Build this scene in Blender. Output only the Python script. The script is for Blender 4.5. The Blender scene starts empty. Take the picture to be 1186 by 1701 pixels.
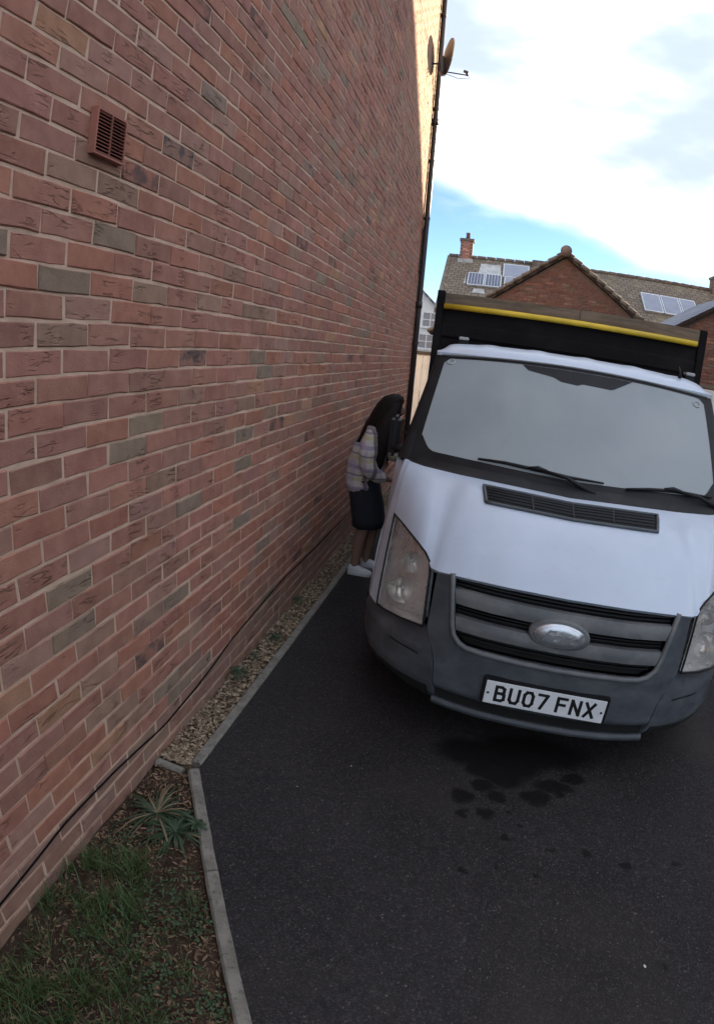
import bpy, bmesh, math, random
from mathutils import Vector, Matrix, noise as mnoise

random.seed(7)
scene = bpy.context.scene
COL = scene.collection

# ------------------------------------------------------------------ camera (wide action-camera lens)
CAM_POS = (1.1375, -1.1280, 1.7250)
CAM_R = ((0.971945, 0.219045, 0.085684), (0.139559, -0.243835, -0.959723), (-0.189330, 0.944756, -0.267564))
cam = bpy.data.cameras.new('camera')
cam_ob = bpy.data.objects.new('camera', cam)
COL.objects.link(cam_ob)
cam_ob.matrix_world = Matrix([[CAM_R[0][i], -CAM_R[1][i], -CAM_R[2][i], CAM_POS[i]] for i in range(3)] + [[0, 0, 0, 1]])
cam.type = 'PANO'
cam.clip_start = 0.02
cam.clip_end = 3000
lens = cam if hasattr(cam, 'panorama_type') else cam.cycles
lens.panorama_type = 'FISHEYE_LENS_POLYNOMIAL'
lens.fisheye_fov = math.radians(170)
cam.sensor_fit = 'HORIZONTAL'
cam.sensor_width = 11.86
cam.sensor_height = 17.01
lens.fisheye_polynomial_k0 = 0.0
lens.fisheye_polynomial_k1 = -0.10132694875605436
lens.fisheye_polynomial_k2 = -2.192521849037126e-05
lens.fisheye_polynomial_k3 = 8.196809019014294e-05
lens.fisheye_polynomial_k4 = -2.0499712771146008e-06
scene.camera = cam_ob

# ------------------------------------------------------------------ sky and sun
SUN = Vector((1.0, 1.2, 0.55)).normalized()
SUN_EL = math.asin(SUN.z)
SUN_AZ = math.atan2(SUN.x, SUN.y)
world = bpy.data.worlds.new('World')
scene.world = world
world.use_nodes = True
wn = world.node_tree.nodes
wl = world.node_tree.links
wn.clear()


def wnode(t, **kw):
    n = wn.new(t)
    for k, v in kw.items():
        setattr(n, k, v)
    return n


w_out = wnode('ShaderNodeOutputWorld')
w_bg = wnode('ShaderNodeBackground')
w_bg.inputs['Strength'].default_value = 0.06
sky = wnode('ShaderNodeTexSky', sky_type='NISHITA', sun_disc=False)
sky.sun_elevation = SUN_EL
sky.sun_rotation = SUN_AZ
sky.air_density = 1.0
sky.dust_density = 0.0
sky.altitude = 1500
sky.ozone_density = 3.0
w_tc = wnode('ShaderNodeTexCoord')
w_sep = wnode('ShaderNodeSeparateXYZ')
wl.new(w_tc.outputs['Generated'], w_sep.inputs[0])
w_map = wnode('ShaderNodeMapping')
w_map.inputs['Scale'].default_value = (2.2, 2.2, 5.5)
w_map.inputs['Rotation'].default_value = (0, math.radians(15), math.radians(20))
wl.new(w_tc.outputs['Generated'], w_map.inputs[0])
w_n1 = wnode('ShaderNodeTexNoise')
w_n1.inputs['Scale'].default_value = 1.6
w_n1.inputs['Detail'].default_value = 5
w_n1.inputs['Roughness'].default_value = 0.55
wl.new(w_map.outputs[0], w_n1.inputs['Vector'])


def wmath(op, a, b=None, c=None):
    n = wnode('ShaderNodeMath', operation=op)
    for i, v in enumerate((a, b, c)):
        if v is None:
            continue
        if isinstance(v, (int, float)):
            n.inputs[i].default_value = v
        else:
            wl.new(v, n.inputs[i])
    return n.outputs[0]


def wramp(v, lo, hi):
    n = wnode('ShaderNodeMapRange', interpolation_type='SMOOTHSTEP')
    n.inputs['From Min'].default_value = lo
    n.inputs['From Max'].default_value = hi
    wl.new(v, n.inputs['Value'])
    return n.outputs[0]


# one wide bank of bright cloud, its lower edge sloping down to the right, clear blue below it
edge = wmath('ADD', w_sep.outputs['Z'], wmath('MULTIPLY', w_sep.outputs['X'], 0.27))
edge = wmath('ADD', edge, wmath('MULTIPLY', wmath('SUBTRACT', w_n1.outputs[0], 0.5), 0.07))
bank = wramp(edge, 0.236, 0.286)
wisp = wmath('MULTIPLY', wramp(w_n1.outputs[0], 0.58, 0.80), 0.4)
mask = wmath('MAXIMUM', bank, wisp)
w_n2 = wnode('ShaderNodeTexNoise')
w_n2.inputs['Scale'].default_value = 1.5
w_n2.inputs['Detail'].default_value = 4.0
w_n2.inputs['Roughness'].default_value = 0.5
wl.new(w_map.outputs[0], w_n2.inputs['Vector'])
shade = wramp(w_n2.outputs[0], 0.40, 0.78)
w_cc = wnode('ShaderNodeMix', data_type='RGBA')
wl.new(shade, w_cc.inputs['Factor'])
w_cc.inputs['A'].default_value = (3.5, 4.1, 5.3, 1)
w_cc.inputs['B'].default_value = (10.4, 10.7, 11.2, 1)
w_mix = wnode('ShaderNodeMix', data_type='RGBA')
wl.new(mask, w_mix.inputs['Factor'])
wl.new(sky.outputs[0], w_mix.inputs['A'])
wl.new(w_cc.outputs['Result'], w_mix.inputs['B'])
wl.new(w_mix.outputs['Result'], w_bg.inputs['Color'])
wl.new(w_bg.outputs[0], w_out.inputs[0])

sun = bpy.data.lights.new('sun', 'SUN')
sun.energy = 5.0
sun.angle = math.radians(0.53)
sun.color = (1.0, 0.88, 0.66)
sun_ob = bpy.data.objects.new('sun', sun)
COL.objects.link(sun_ob)
sun_ob.rotation_euler = (-SUN).to_track_quat('-Z', 'Y').to_euler()

scene.view_settings.view_transform = 'Standard'
scene.view_settings.look = 'None'
scene.view_settings.gamma = 1.0
scene.view_settings.exposure = 1.88
scene.render.engine = 'CYCLES'
scene.cycles.max_bounces = 5
scene.cycles.diffuse_bounces = 3
scene.cycles.use_adaptive_sampling = True
scene.cycles.adaptive_threshold = 0.02
scene.cycles.use_denoising = True

# ------------------------------------------------------------------ helpers


def tag(o, label=None, cat=None, group=None, kind=None):
    if label:
        o['label'] = label
    if cat:
        o['category'] = cat
    if group:
        o['group'] = group
    if kind:
        o['kind'] = kind
    return o


def empty(name, loc=(0, 0, 0), parent=None):
    o = bpy.data.objects.new(name, None)
    o.location = loc
    o.empty_display_size = 0.1
    COL.objects.link(o)
    if parent:
        o.parent = parent
    return o


def mobj(name, verts, faces, mat=None, parent=None, smooth=False, loc=None):
    me = bpy.data.meshes.new(name)
    me.from_pydata([tuple(v) for v in verts], [], faces)
    me.update()
    if smooth:
        me.polygons.foreach_set('use_smooth', [True] * len(me.polygons))
    if mat:
        me.materials.append(mat)
    o = bpy.data.objects.new(name, me)
    if loc:
        o.location = loc
    COL.objects.link(o)
    if parent:
        o.parent = parent
    return o


class MB:
    """collects faces for one mesh"""

    def __init__(self):
        self.v = []
        self.f = []

    def add(self, vs, fs):
        n = len(self.v)
        self.v += [tuple(a) for a in vs]
        self.f += [tuple(i + n for i in f) for f in fs]

    def box(self, lo, hi, M=None):
        x0, y0, z0 = lo
        x1, y1, z1 = hi
        vs = [(x0, y0, z0), (x1, y0, z0), (x1, y1, z0), (x0, y1, z0), (x0, y0, z1), (x1, y0, z1), (x1, y1, z1), (x0, y1, z1)]
        if M:
            vs = [M @ Vector(a) for a in vs]
        self.add(vs, [(0, 3, 2, 1), (4, 5, 6, 7), (0, 1, 5, 4), (1, 2, 6, 5), (2, 3, 7, 6), (3, 0, 4, 7)])

    def build(self, name, mat, parent=None, smooth=False, bevel=0):
        o = mobj(name, self.v, self.f, mat, parent, smooth)
        if bevel:
            bevel_mesh(o, bevel)
        return o


def bevel_mesh(o, w, seg=2):
    bm = bmesh.new()
    bm.from_mesh(o.data)
    bmesh.ops.bevel(bm, geom=list(bm.edges), offset=w, segments=seg, affect='EDGES', clamp_overlap=True)
    bm.to_mesh(o.data)
    bm.free()


def box(name, lo, hi, mat, parent=None, bevel=0, M=None):
    m = MB()
    m.box(lo, hi, M)
    return m.build(name, mat, parent, bevel=bevel)


def tube_geo(pts, r, n=8, cap=True, flat=1.0):
    pts = [Vector(p) for p in pts]
    rs = r if isinstance(r, (list, tuple)) else [r] * len(pts)
    vs, fs = [], []
    up = Vector((0, 0, 1))
    prev = None
    for i, p in enumerate(pts):
        t = (pts[min(i + 1, len(pts) - 1)] - pts[max(i - 1, 0)])
        t = t.normalized() if t.length > 1e-9 else Vector((0, 0, 1))
        if prev is None:
            a = up if abs(t.dot(up)) < 0.95 else Vector((0, 1, 0))
            u = (a - t * a.dot(t)).normalized()
        else:
            u = (prev - t * prev.dot(t)).normalized()
        prev = u
        w = t.cross(u)
        for k in range(n):
            an = 2 * math.pi * k / n
            vs.append(p + (u * math.cos(an) * flat + w * math.sin(an)) * rs[i])
    for i in range(len(pts) - 1):
        for k in range(n):
            a = i * n + k
            b = i * n + (k + 1) % n
            fs.append((a, b, b + n, a + n))
    if cap:
        fs.append(tuple(reversed(range(n))))
        fs.append(tuple(range((len(pts) - 1) * n, len(pts) * n)))
    return vs, fs


def tube(name, pts, r, mat, parent=None, n=8, flat=1.0, smooth=True):
    v, f = tube_geo(pts, r, n, True, flat)
    return mobj(name, v, f, mat, parent, smooth)


def patch(name, fn, nu, nv, mat, parent=None, rim=None, smooth=True):
    """curved sheet fn(u,v); rim = vector along which its border is turned in"""
    vs = [Vector(fn(i / nu, j / nv)) for j in range(nv + 1) for i in range(nu + 1)]
    fs = [(j * (nu + 1) + i, j * (nu + 1) + i + 1, (j + 1) * (nu + 1) + i + 1, (j + 1) * (nu + 1) + i)
          for j in range(nv) for i in range(nu)]
    if rim is not None:
        rim = Vector(rim)
        loop = [i for i in range(nu + 1)] + [j * (nu + 1) + nu for j in range(1, nv + 1)] + \
               [nv * (nu + 1) + i for i in range(nu - 1, -1, -1)] + [j * (nu + 1) for j in range(nv - 1, 0, -1)]
        base = len(vs)
        # separate border vertices keep the fold crisp
        for i in loop:
            vs.append(vs[i].copy())
        b2 = len(vs)
        for i in loop:
            vs.append(vs[i] + rim)
        n = len(loop)
        for k in range(n):
            fs.append((base + k, base + (k + 1) % n, b2 + (k + 1) % n, b2 + k))
    return mobj(name, vs, fs, mat, parent, smooth)


def lerp(a, b, t):
    return a + (b - a) * t


def interp(tab, x):
    if x <= tab[0][0]:
        return tab[0][1]
    for (x0, y0), (x1, y1) in zip(tab, tab[1:]):
        if x <= x1:
            return y0 + (y1 - y0) * (x - x0) / (x1 - x0)
    return tab[-1][1]


def pinterp(pts, t):
    """point at fraction t along a polyline given as [(t,(x,y,z)),...]"""
    if t <= pts[0][0]:
        return Vector(pts[0][1])
    for (t0, p0), (t1, p1) in zip(pts, pts[1:]):
        if t <= t1:
            return Vector(p0).lerp(Vector(p1), (t - t0) / (t1 - t0))
    return Vector(pts[-1][1])


def smoothstep(a, b, x):
    t = max(0.0, min(1.0, (x - a) / (b - a)))
    return t * t * (3 - 2 * t)


def copy_tree(o, parent=None):
    c = o.copy()
    COL.objects.link(c)
    c.parent = parent
    for ch in list(o.children):
        copy_tree(ch, c)
    return c


# ------------------------------------------------------------------ materials


class NT:
    def __init__(self, name):
        self.m = bpy.data.materials.new(name)
        self.m.use_nodes = True
        self.n = self.m.node_tree.nodes
        self.l = self.m.node_tree.links
        self.b = self.n['Principled BSDF']

    def node(self, t, **kw):
        n = self.n.new(t)
        for k, v in kw.items():
            setattr(n, k, v)
        return n

    def pos(self):
        return self.node('ShaderNodeNewGeometry').outputs['Position']

    def objc(self):
        return self.node('ShaderNodeTexCoord').outputs['Object']

    def mapped(self, vec, scale=(1, 1, 1), rot=(0, 0, 0)):
        m = self.node('ShaderNodeMapping')
        m.inputs['Scale'].default_value = scale
        m.inputs['Rotation'].default_value = rot
        self.l.new(vec, m.inputs[0])
        return m.outputs[0]

    def noise(self, vec, scale, detail=4, rough=0.55, dist=0.0):
        n = self.node('ShaderNodeTexNoise')
        n.inputs['Scale'].default_value = scale
        n.inputs['Detail'].default_value = detail
        n.inputs['Roughness'].default_value = rough
        n.inputs['Distortion'].default_value = dist
        self.l.new(vec, n.inputs['Vector'])
        return n.outputs[0]

    def voronoi(self, vec, scale, feature='F1', out='Distance'):
        n = self.node('ShaderNodeTexVoronoi', feature=feature)
        n.inputs['Scale'].default_value = scale
        self.l.new(vec, n.inputs['Vector'])
        return n.outputs[out]

    def math(self, op, a, b=None, c=None, clamp=False):
        n = self.node('ShaderNodeMath', operation=op, use_clamp=clamp)
        for i, v in enumerate((a, b, c)):
            if v is None:
                continue
            if isinstance(v, (int, float)):
                n.inputs[i].default_value = v
            else:
                self.l.new(v, n.inputs[i])
        return n.outputs[0]

    def ramp(self, v, lo, hi, a=0.0, b=1.0):
        n = self.node('ShaderNodeMapRange', interpolation_type='SMOOTHSTEP')
        n.inputs['From Min'].default_value = lo
        n.inputs['From Max'].default_value = hi
        n.inputs['To Min'].default_value = a
        n.inputs['To Max'].default_value = b
        self.l.new(v, n.inputs['Value'])
        return n.outputs[0]

    def mix(self, fac, a, b, blend='MIX'):
        n = self.node('ShaderNodeMix', data_type='RGBA', blend_type=blend)
        for key, v in (('Factor', fac), ('A', a), ('B', b)):
            if isinstance(v, (int, float)):
                n.inputs[key].default_value = v
            elif isinstance(v, tuple):
                n.inputs[key].default_value = (*v[:3], 1)
            else:
                self.l.new(v, n.inputs[key])
        return n.outputs['Result']

    def set(self, key, v):
        if isinstance(v, (int, float)):
            self.b.inputs[key].default_value = v
        elif isinstance(v, tuple):
            self.b.inputs[key].default_value = (*v[:3], 1)
        else:
            self.l.new(v, self.b.inputs[key])

    def bump(self, h, strength=0.3, dist=0.01):
        n = self.node('ShaderNodeBump')
        n.inputs['Strength'].default_value = strength
        n.inputs['Distance'].default_value = dist
        self.l.new(h, n.inputs['Height'])
        self.l.new(n.outputs[0], self.b.inputs['Normal'])


def simple(name, col, rough=0.6, metal=0.0, var=0.15, scale=8.0, bump=0.0, bscale=60.0, coat=0.0, spec=None):
    t = NT(name)
    p = t.objc()
    n = t.noise(p, scale, 5)
    c = t.mix(t.ramp(n, 0.3, 0.7), tuple(a * (1 - var) for a in col), tuple(min(1, a * (1 + var)) for a in col))
    t.set('Base Color', c)
    t.set('Roughness', t.ramp(n, 0.25, 0.75, max(0.03, rough - 0.08), min(1, rough + 0.08)))
    t.set('Metallic', metal)
    if spec is not None:
        t.set('Specular IOR Level', spec)
    if coat:
        t.set('Coat Weight', coat)
        t.set('Coat Roughness', 0.08)
    if bump:
        t.bump(t.noise(p, bscale, 4), bump, 0.004)
    return t.m


def brick_mat(name, mode):
    t = NT(name)
    if mode == 'object':
        oi = t.node('ShaderNodeObjectInfo')
        col, alpha = oi.outputs['Color'], oi.outputs['Alpha']
    else:
        at = t.node('ShaderNodeAttribute', attribute_name='bcol')
        col, alpha = at.outputs['Color'], at.outputs['Alpha']
    p = t.pos()
    # broad mottling, dragged creases, sand specks
    mott = t.noise(p, 14.0, 4, 0.6)
    c = t.mix(t.ramp(mott, 0.3, 0.72), t.mix(0.22, col, (0.10, 0.055, 0.045)), t.mix(0.14, col, (0.52, 0.34, 0.26)))
    drag = t.noise(t.mapped(p, (1, 9, 38)), 1.6, 3, 0.62, 0.9)
    crease = t.ramp(drag, 0.52, 0.66)
    patchy = t.ramp(t.noise(p, 5.5, 1), 0.50, 0.62)
    crease = t.math('MULTIPLY', crease, patchy)
    c = t.mix(t.math('MULTIPLY', crease, 0.24), c, (0.06, 0.035, 0.03))
    fine = t.noise(p, 150.0, 3, 0.7)
    c = t.mix(t.ramp(fine, 0.60, 0.72, 0, 0.30), c, (0.44, 0.33, 0.27))
    bloom = t.ramp(t.noise(p, 3.2, 4, 0.7), 0.52, 0.75)
    c = t.mix(t.math('MULTIPLY', bloom, 0.14), c, (0.52, 0.36, 0.27))
    burnt = t.math('MULTIPLY', t.math('SUBTRACT', 1.0, alpha), t.ramp(mott, 0.40, 0.62))
    c = t.mix(burnt, c, (0.05, 0.052, 0.058))
    t.set('Base Color', c)
    t.set('Roughness', 0.9)
    t.set('Specular IOR Level', 0.2)
    h = t.math('SUBTRACT', t.math('MULTIPLY', fine, 0.4), crease)
    t.bump(h, 0.9, 0.006)
    return t.m


M = {}
M['brick_obj'] = brick_mat('brick_clay_single', 'object')
M['brick_attr'] = brick_mat('brick_clay_mass', 'attr')


def mortar_mat():
    t = NT('mortar')
    p = t.pos()
    n = t.noise(p, 9.0, 6, 0.65)
    c = t.mix(t.ramp(n, 0.3, 0.7), (0.54, 0.375, 0.270), (0.70, 0.515, 0.385))
    c = t.mix(t.ramp(t.noise(p, 260.0, 2), 0.55, 0.7, 0, 0.25), c, (0.33, 0.25, 0.20))
    t.set('Base Color', c)
    t.set('Roughness', 0.95)
    t.set('Specular IOR Level', 0.15)
    t.bump(t.noise(p, 180.0, 5, 0.7), 0.6, 0.004)
    return t.m


M['mortar'] = mortar_mat()
M['mortar_dark'] = None

STAINS = [(1.295, .877, .047, .042), (1.444, .908, .040, .036), (1.611, .941, .060, .050), (1.296, .764, .030, .025),
          (1.391, .787, .036, .030), (1.475, .661, .015, .013), (1.545, .739, .011, .009), (1.664, .628, .016, .013),
          (1.805, .634, .016, .013), (1.955, .586, .016, .012), (2.184, .623, .017, .013), (1.328, .457, .014, .011),
          (1.601, .479, .014, .011), (2.038, .130, .014, .010), (1.33, 1.20, .17, .10), (1.52, 1.17, .12, .12), (1.463, 1.038, .085, .060), (1.62, 1.28, .25, .12), (1.36, 1.09, .07, .06),
          (1.694, 1.034, .080, .045), (1.788, 1.110, .055, .035), (1.379, .973, .042, .036), (1.719, .980, .028, .022),
          (1.493, .818, .010, .009), (1.448, .491, .010, .008)]


def tarmac_mat():
    t = NT('tarmac')
    p = t.pos()
    v = t.node('ShaderNodeTexVoronoi')
    v.inputs['Scale'].default_value = 210.0
    t.l.new(p, v.inputs['Vector'])
    big = t.noise(p, 1.3, 5, 0.6)
    mid = t.noise(p, 22.0, 5, 0.7)
    c = t.mix(t.ramp(big, 0.3, 0.7), (0.0185, 0.0165, 0.0172), (0.031, 0.028, 0.0285))
    c = t.mix(t.ramp(mid, 0.35, 0.7, 0, 0.55), c, (0.014, 0.0125, 0.014))
    sep = t.node('ShaderNodeSeparateColor')
    t.l.new(v.outputs['Color'], sep.inputs[0])
    c = t.mix(t.ramp(sep.outputs[0], 0.62, 1.0, 0, 0.5), c, (0.080, 0.072, 0.072))
    v2 = t.node('ShaderNodeTexVoronoi')
    v2.inputs['Scale'].default_value = 95.0
    t.l.new(p, v2.inputs['Vector'])
    sep2 = t.node('ShaderNodeSeparateColor')
    t.l.new(v2.outputs['Color'], sep2.inputs[0])
    c = t.mix(t.math('MULTIPLY', t.ramp(sep2.outputs[0], 0.6, 1.0), t.ramp(v2.outputs['Distance'], 0.25, 0.55, 0.55, 0.0)), c, (0.085, 0.076, 0.074))
    c = t.mix(t.ramp(sep.outputs[1], 0.99, 0.999, 0, 0.55), c, (0.22, 0.20, 0.18))
    c = t.mix(t.ramp(t.noise(p, 0.9, 3), 0.5, 0.72, 0, 0.5), c, (0.046, 0.040, 0.034))
    # spilt oil and water: ragged dark patches
    wob = t.node('ShaderNodeTexNoise')
    wob.inputs['Scale'].default_value = 19.0
    wob.inputs['Detail'].default_value = 4
    t.l.new(p, wob.inputs['Vector'])
    off = t.node('ShaderNodeVectorMath', operation='MULTIPLY_ADD')
    t.l.new(wob.outputs['Color'], off.inputs[0])
    off.inputs[1].default_value = (0.085, 0.075, 0.0)
    off.inputs[2].default_value = (-0.0425, -0.0375, 0.0)
    add = t.node('ShaderNodeVectorMath', operation='ADD')
    t.l.new(p, add.inputs[0])
    t.l.new(off.outputs[0], add.inputs[1])
    flat = t.node('ShaderNodeVectorMath', operation='MULTIPLY')
    flat.inputs[1].default_value = (1, 1, 0)
    t.l.new(add.outputs[0], flat.inputs[0])
    best = None
    for x, y, rx, ry in STAINS:
        s = t.node('ShaderNodeVectorMath', operation='MULTIPLY_ADD')
        t.l.new(flat.outputs[0], s.inputs[0])
        s.inputs[1].default_value = (1 / rx, 1 / ry, 0)
        s.inputs[2].default_value = (-x / rx, -y / ry, 0)
        ln = t.node('ShaderNodeVectorMath', operation='LENGTH')
        t.l.new(s.outputs[0], ln.inputs[0])
        d = ln.outputs['Value']
        best = d if best is None else t.math('MINIMUM', best, d)
    wet = t.ramp(best, 0.75, 1.45, 1.0, 0.0)
    c = t.mix(t.math('MULTIPLY', wet, 0.95), c, (0.004, 0.0037, 0.004))
    t.set('Base Color', c)
    t.set('Roughness', t.math('SUBTRACT', 0.86, t.math('MULTIPLY', wet, 0.15)))
    t.set('Specular IOR Level', 0.25)
    h = t.math('ADD', t.math('MULTIPLY', t.math('SUBTRACT', 1.0, v.outputs['Distance']), 0.6), t.math('MULTIPLY', mid, 0.5))
    t.bump(h, 0.8, 0.006)
    return t.m


M['tarmac'] = tarmac_mat()


def ground_mix(name, a, b, c3, scale, rough=0.95, bump=0.8, bscale=90):
    t = NT(name)
    p = t.pos()
    c = t.mix(t.ramp(t.noise(p, scale, 6, 0.65), 0.3, 0.7), a, b)
    c = t.mix(t.ramp(t.noise(p, scale * 4.3, 5, 0.7), 0.52, 0.7), c, c3)
    t.set('Base Color', c)
    t.set('Roughness', rough)
    t.set('Specular IOR Level', 0.2)
    t.bump(t.noise(p, bscale, 6, 0.7), bump, 0.012)
    return t.m


M['soil'] = ground_mix('soil', (0.030, 0.019, 0.013), (0.065, 0.041, 0.027), (0.10, 0.066, 0.043), 9)
M['concrete'] = ground_mix('kerb_concrete', (0.17, 0.155, 0.13), (0.28, 0.26, 0.22), (0.10, 0.10, 0.07), 11, 0.92, 0.5, 140)
M['grit'] = ground_mix('gravel_bedding', (0.085, 0.06, 0.04), (0.17, 0.12, 0.08), (0.05, 0.036, 0.026), 20)
M['far_ground'] = ground_mix('far_ground', (0.06, 0.06, 0.055), (0.10, 0.10, 0.09), (0.05, 0.06, 0.035), 0.4, 0.95, 0.2, 8)


def leaf_mat(name, a, b, rough=0.55, trans=0.15):
    t = NT(name)
    p = t.pos()
    rnd = t.node('ShaderNodeNewGeometry').outputs['Random Per Island']
    c = t.mix(rnd, a, b)
    c = t.mix(t.ramp(t.noise(p, 60, 3), 0.4, 0.7, 0, 0.4), c, tuple(0.55 * (x + y) / 2 for x, y in zip(a, b)))
    t.set('Base Color', c)
    t.set('Roughness', rough)
    t.set('Specular IOR Level', 0.3)
    t.set('Subsurface Weight', 0.0)
    return t.m


M['grass'] = leaf_mat('grass_blade', (0.026, 0.058, 0.018), (0.090, 0.135, 0.045))
M['clover'] = leaf_mat('weed_leaf', (0.030, 0.062, 0.026), (0.075, 0.115, 0.050))
M['litter'] = leaf_mat('dead_leaf', (0.085, 0.048, 0.028), (0.27, 0.175, 0.105), 0.8)
M['strap'] = leaf_mat('strap_leaf', (0.016, 0.038, 0.020), (0.055, 0.085, 0.042), 0.5)
M['strap_dry'] = leaf_mat('strap_leaf_dry', (0.13, 0.09, 0.05), (0.22, 0.165, 0.10), 0.7)
M['chip'] = leaf_mat('gravel_chip', (0.14, 0.095, 0.058), (0.46, 0.36, 0.25), 0.85)
M['pebble'] = simple('pale_pebble', (0.6, 0.58, 0.55), 0.8)

# van
M['white'] = None


def white_paint():
    t = NT('van_white_paint')
    p = t.objc()
    n = t.noise(p, 3.0, 6, 0.6)
    c = t.mix(t.ramp(n, 0.3, 0.75), (0.48, 0.55, 0.645), (0.54, 0.61, 0.71))
    grime = t.ramp(t.noise(t.mapped(p, (1, 1, 2.2)), 9.0, 6, 0.7), 0.56, 0.8, 0, 0.28)
    c = t.mix(grime, c, (0.40, 0.37, 0.33))
    t.set('Base Color', c)
    t.set('Roughness', t.ramp(n, 0.3, 0.7, 0.30, 0.45))
    t.set('Coat Weight', 0.2)
    t.set('Coat Roughness', 0.12)
    return t.m


M['white'] = white_paint()


def plastic(name, col, faded, rough=0.55, spec=0.4, dust=0.25):
    t = NT(name)
    p = t.objc()
    n = t.noise(t.mapped(p, (1, 1, 1.6)), 7.0, 6, 0.65)
    c = t.mix(t.ramp(n, 0.35, 0.72), col, faded)
    c = t.mix(t.ramp(t.noise(p, 55.0, 3), 0.6, 0.75, 0, 0.4), c, tuple(0.6 * a for a in col))
    c = t.mix(t.ramp(t.noise(p, 2.4, 4), 0.5, 0.75, 0, dust), c, (0.16, 0.15, 0.14))
    t.set('Base Color', c)
    t.set('Roughness', t.ramp(n, 0.3, 0.7, rough - 0.1, rough + 0.12))
    t.set('Specular IOR Level', spec)
    t.bump(t.noise(p, 420.0, 2), 0.12, 0.001)
    return t.m


M['bumper'] = plastic('bumper_plastic', (0.060, 0.068, 0.078), (0.098, 0.107, 0.118))
M['grille_grey'] = plastic('grille_plastic', (0.105, 0.110, 0.115), (0.175, 0.178, 0.178), 0.5)
M['black'] = plastic('black_plastic', (0.012, 0.012, 0.013), (0.018, 0.018, 0.020), 0.5, 0.22, 0.05)
M['deep'] = simple('unlit_black', (0.006, 0.006, 0.006), 0.9)
M['rubber'] = simple('tyre_rubber', (0.016, 0.016, 0.016), 0.85, bump=0.3)
M['steel'] = simple('wheel_steel', (0.30, 0.30, 0.31), 0.45, 0.7)
M['chrome'] = simple('worn_silver', (0.62, 0.63, 0.66), 0.30, 0.75, bump=0.15, bscale=90)
M['chrome_dark'] = simple('dull_silver_relief', (0.54, 0.55, 0.58), 0.32, 0.75)
M['reflector'] = simple('lamp_reflector', (0.72, 0.70, 0.66), 0.18, 0.9)
M['lamp_inner'] = simple('lamp_bowl', (0.74, 0.74, 0.74), 0.3, 0.55)
M['plate'] = simple('plate_white', (0.74, 0.75, 0.76), 0.35, var=0.06)
M['ink'] = simple('plate_black', (0.01, 0.01, 0.011), 0.4)
M['yellow'] = simple('yellow_rail_paint', (0.74, 0.50, 0.035), 0.5, var=0.18, scale=5, bump=0.2)
M['tipper_black'] = plastic('tipper_black_steel', (0.009, 0.0075, 0.0085), (0.016, 0.014, 0.014), 0.7, 0.12, 0.05)
M['label_pale'] = simple('pale_sticker', (0.5, 0.5, 0.5), 0.5)


def wood_mat(name, a, b, axis=(1.2, 14, 14)):
    t = NT(name)
    p = t.objc()
    g = t.noise(t.mapped(p, axis), 3.0, 7, 0.65, 0.6)
    c = t.mix(t.ramp(g, 0.3, 0.7), a, b)
    c = t.mix(t.ramp(t.noise(p, 3.0, 4), 0.5, 0.75, 0, 0.45), c, tuple(x * 0.45 for x in a))
    t.set('Base Color', c)
    t.set('Roughness', 0.85)
    t.bump(g, 0.5, 0.004)
    return t.m


M['plank'] = wood_mat('weathered_plank', (0.13, 0.095, 0.065), (0.24, 0.180, 0.125))


def fog_glass():
    t = NT('misted_windscreen')
    p = t.objc()
    n = t.noise(p, 2.2, 5, 0.55)
    streak = t.noise(t.mapped(p, (9, 2, 2)), 3.0, 5, 0.6)
    c = t.mix(t.ramp(n, 0.3, 0.7), (0.290, 0.325, 0.335), (0.335, 0.368, 0.376))
    c = t.mix(t.ramp(streak, 0.5, 0.8, 0, 0.22), c, (0.35, 0.37, 0.38))
    t.set('Base Color', c)
    t.set('Roughness', 0.75)
    t.set('Specular IOR Level', 0.2)
    t.set('Coat Weight', 0.3)
    t.set('Coat Roughness', 0.12)
    t.set('Coat IOR', 1.5)
    return t.m


M['fog'] = fog_glass()


def dark_glass(name, col=(0.012, 0.014, 0.016)):
    t = NT(name)
    t.set('Base Color', col)
    t.set('Roughness', 0.05)
    t.set('Specular IOR Level', 0.6)
    return t.m


M['glass'] = dark_glass('dark_glass')


def hazed_lens():
    t = NT('hazed_headlamp_lens')
    p = t.objc()
    haze = t.ramp(t.noise(p, 7.0, 5, 0.6), 0.25, 0.75, 0.20, 0.46)
    diff = t.b
    t.set('Base Color', t.mix(t.ramp(t.noise(p, 5.0, 3), 0.3, 0.7), (0.52, 0.49, 0.45), (0.60, 0.59, 0.57)))
    t.set('Roughness', 0.35)
    t.set('Coat Weight', 0.7)
    t.set('Coat Roughness', 0.06)
    tr = t.node('ShaderNodeBsdfTransparent')
    tr.inputs[0].default_value = (0.95, 0.93, 0.90, 1)
    ms = t.node('ShaderNodeMixShader')
    t.l.new(haze, ms.inputs[0])
    t.l.new(tr.outputs[0], ms.inputs[1])
    t.l.new(diff.outputs[0], ms.inputs[2])
    t.l.new(ms.outputs[0], t.n['Material Output'].inputs[0])
    return t.m


M['lens'] = hazed_lens()

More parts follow.
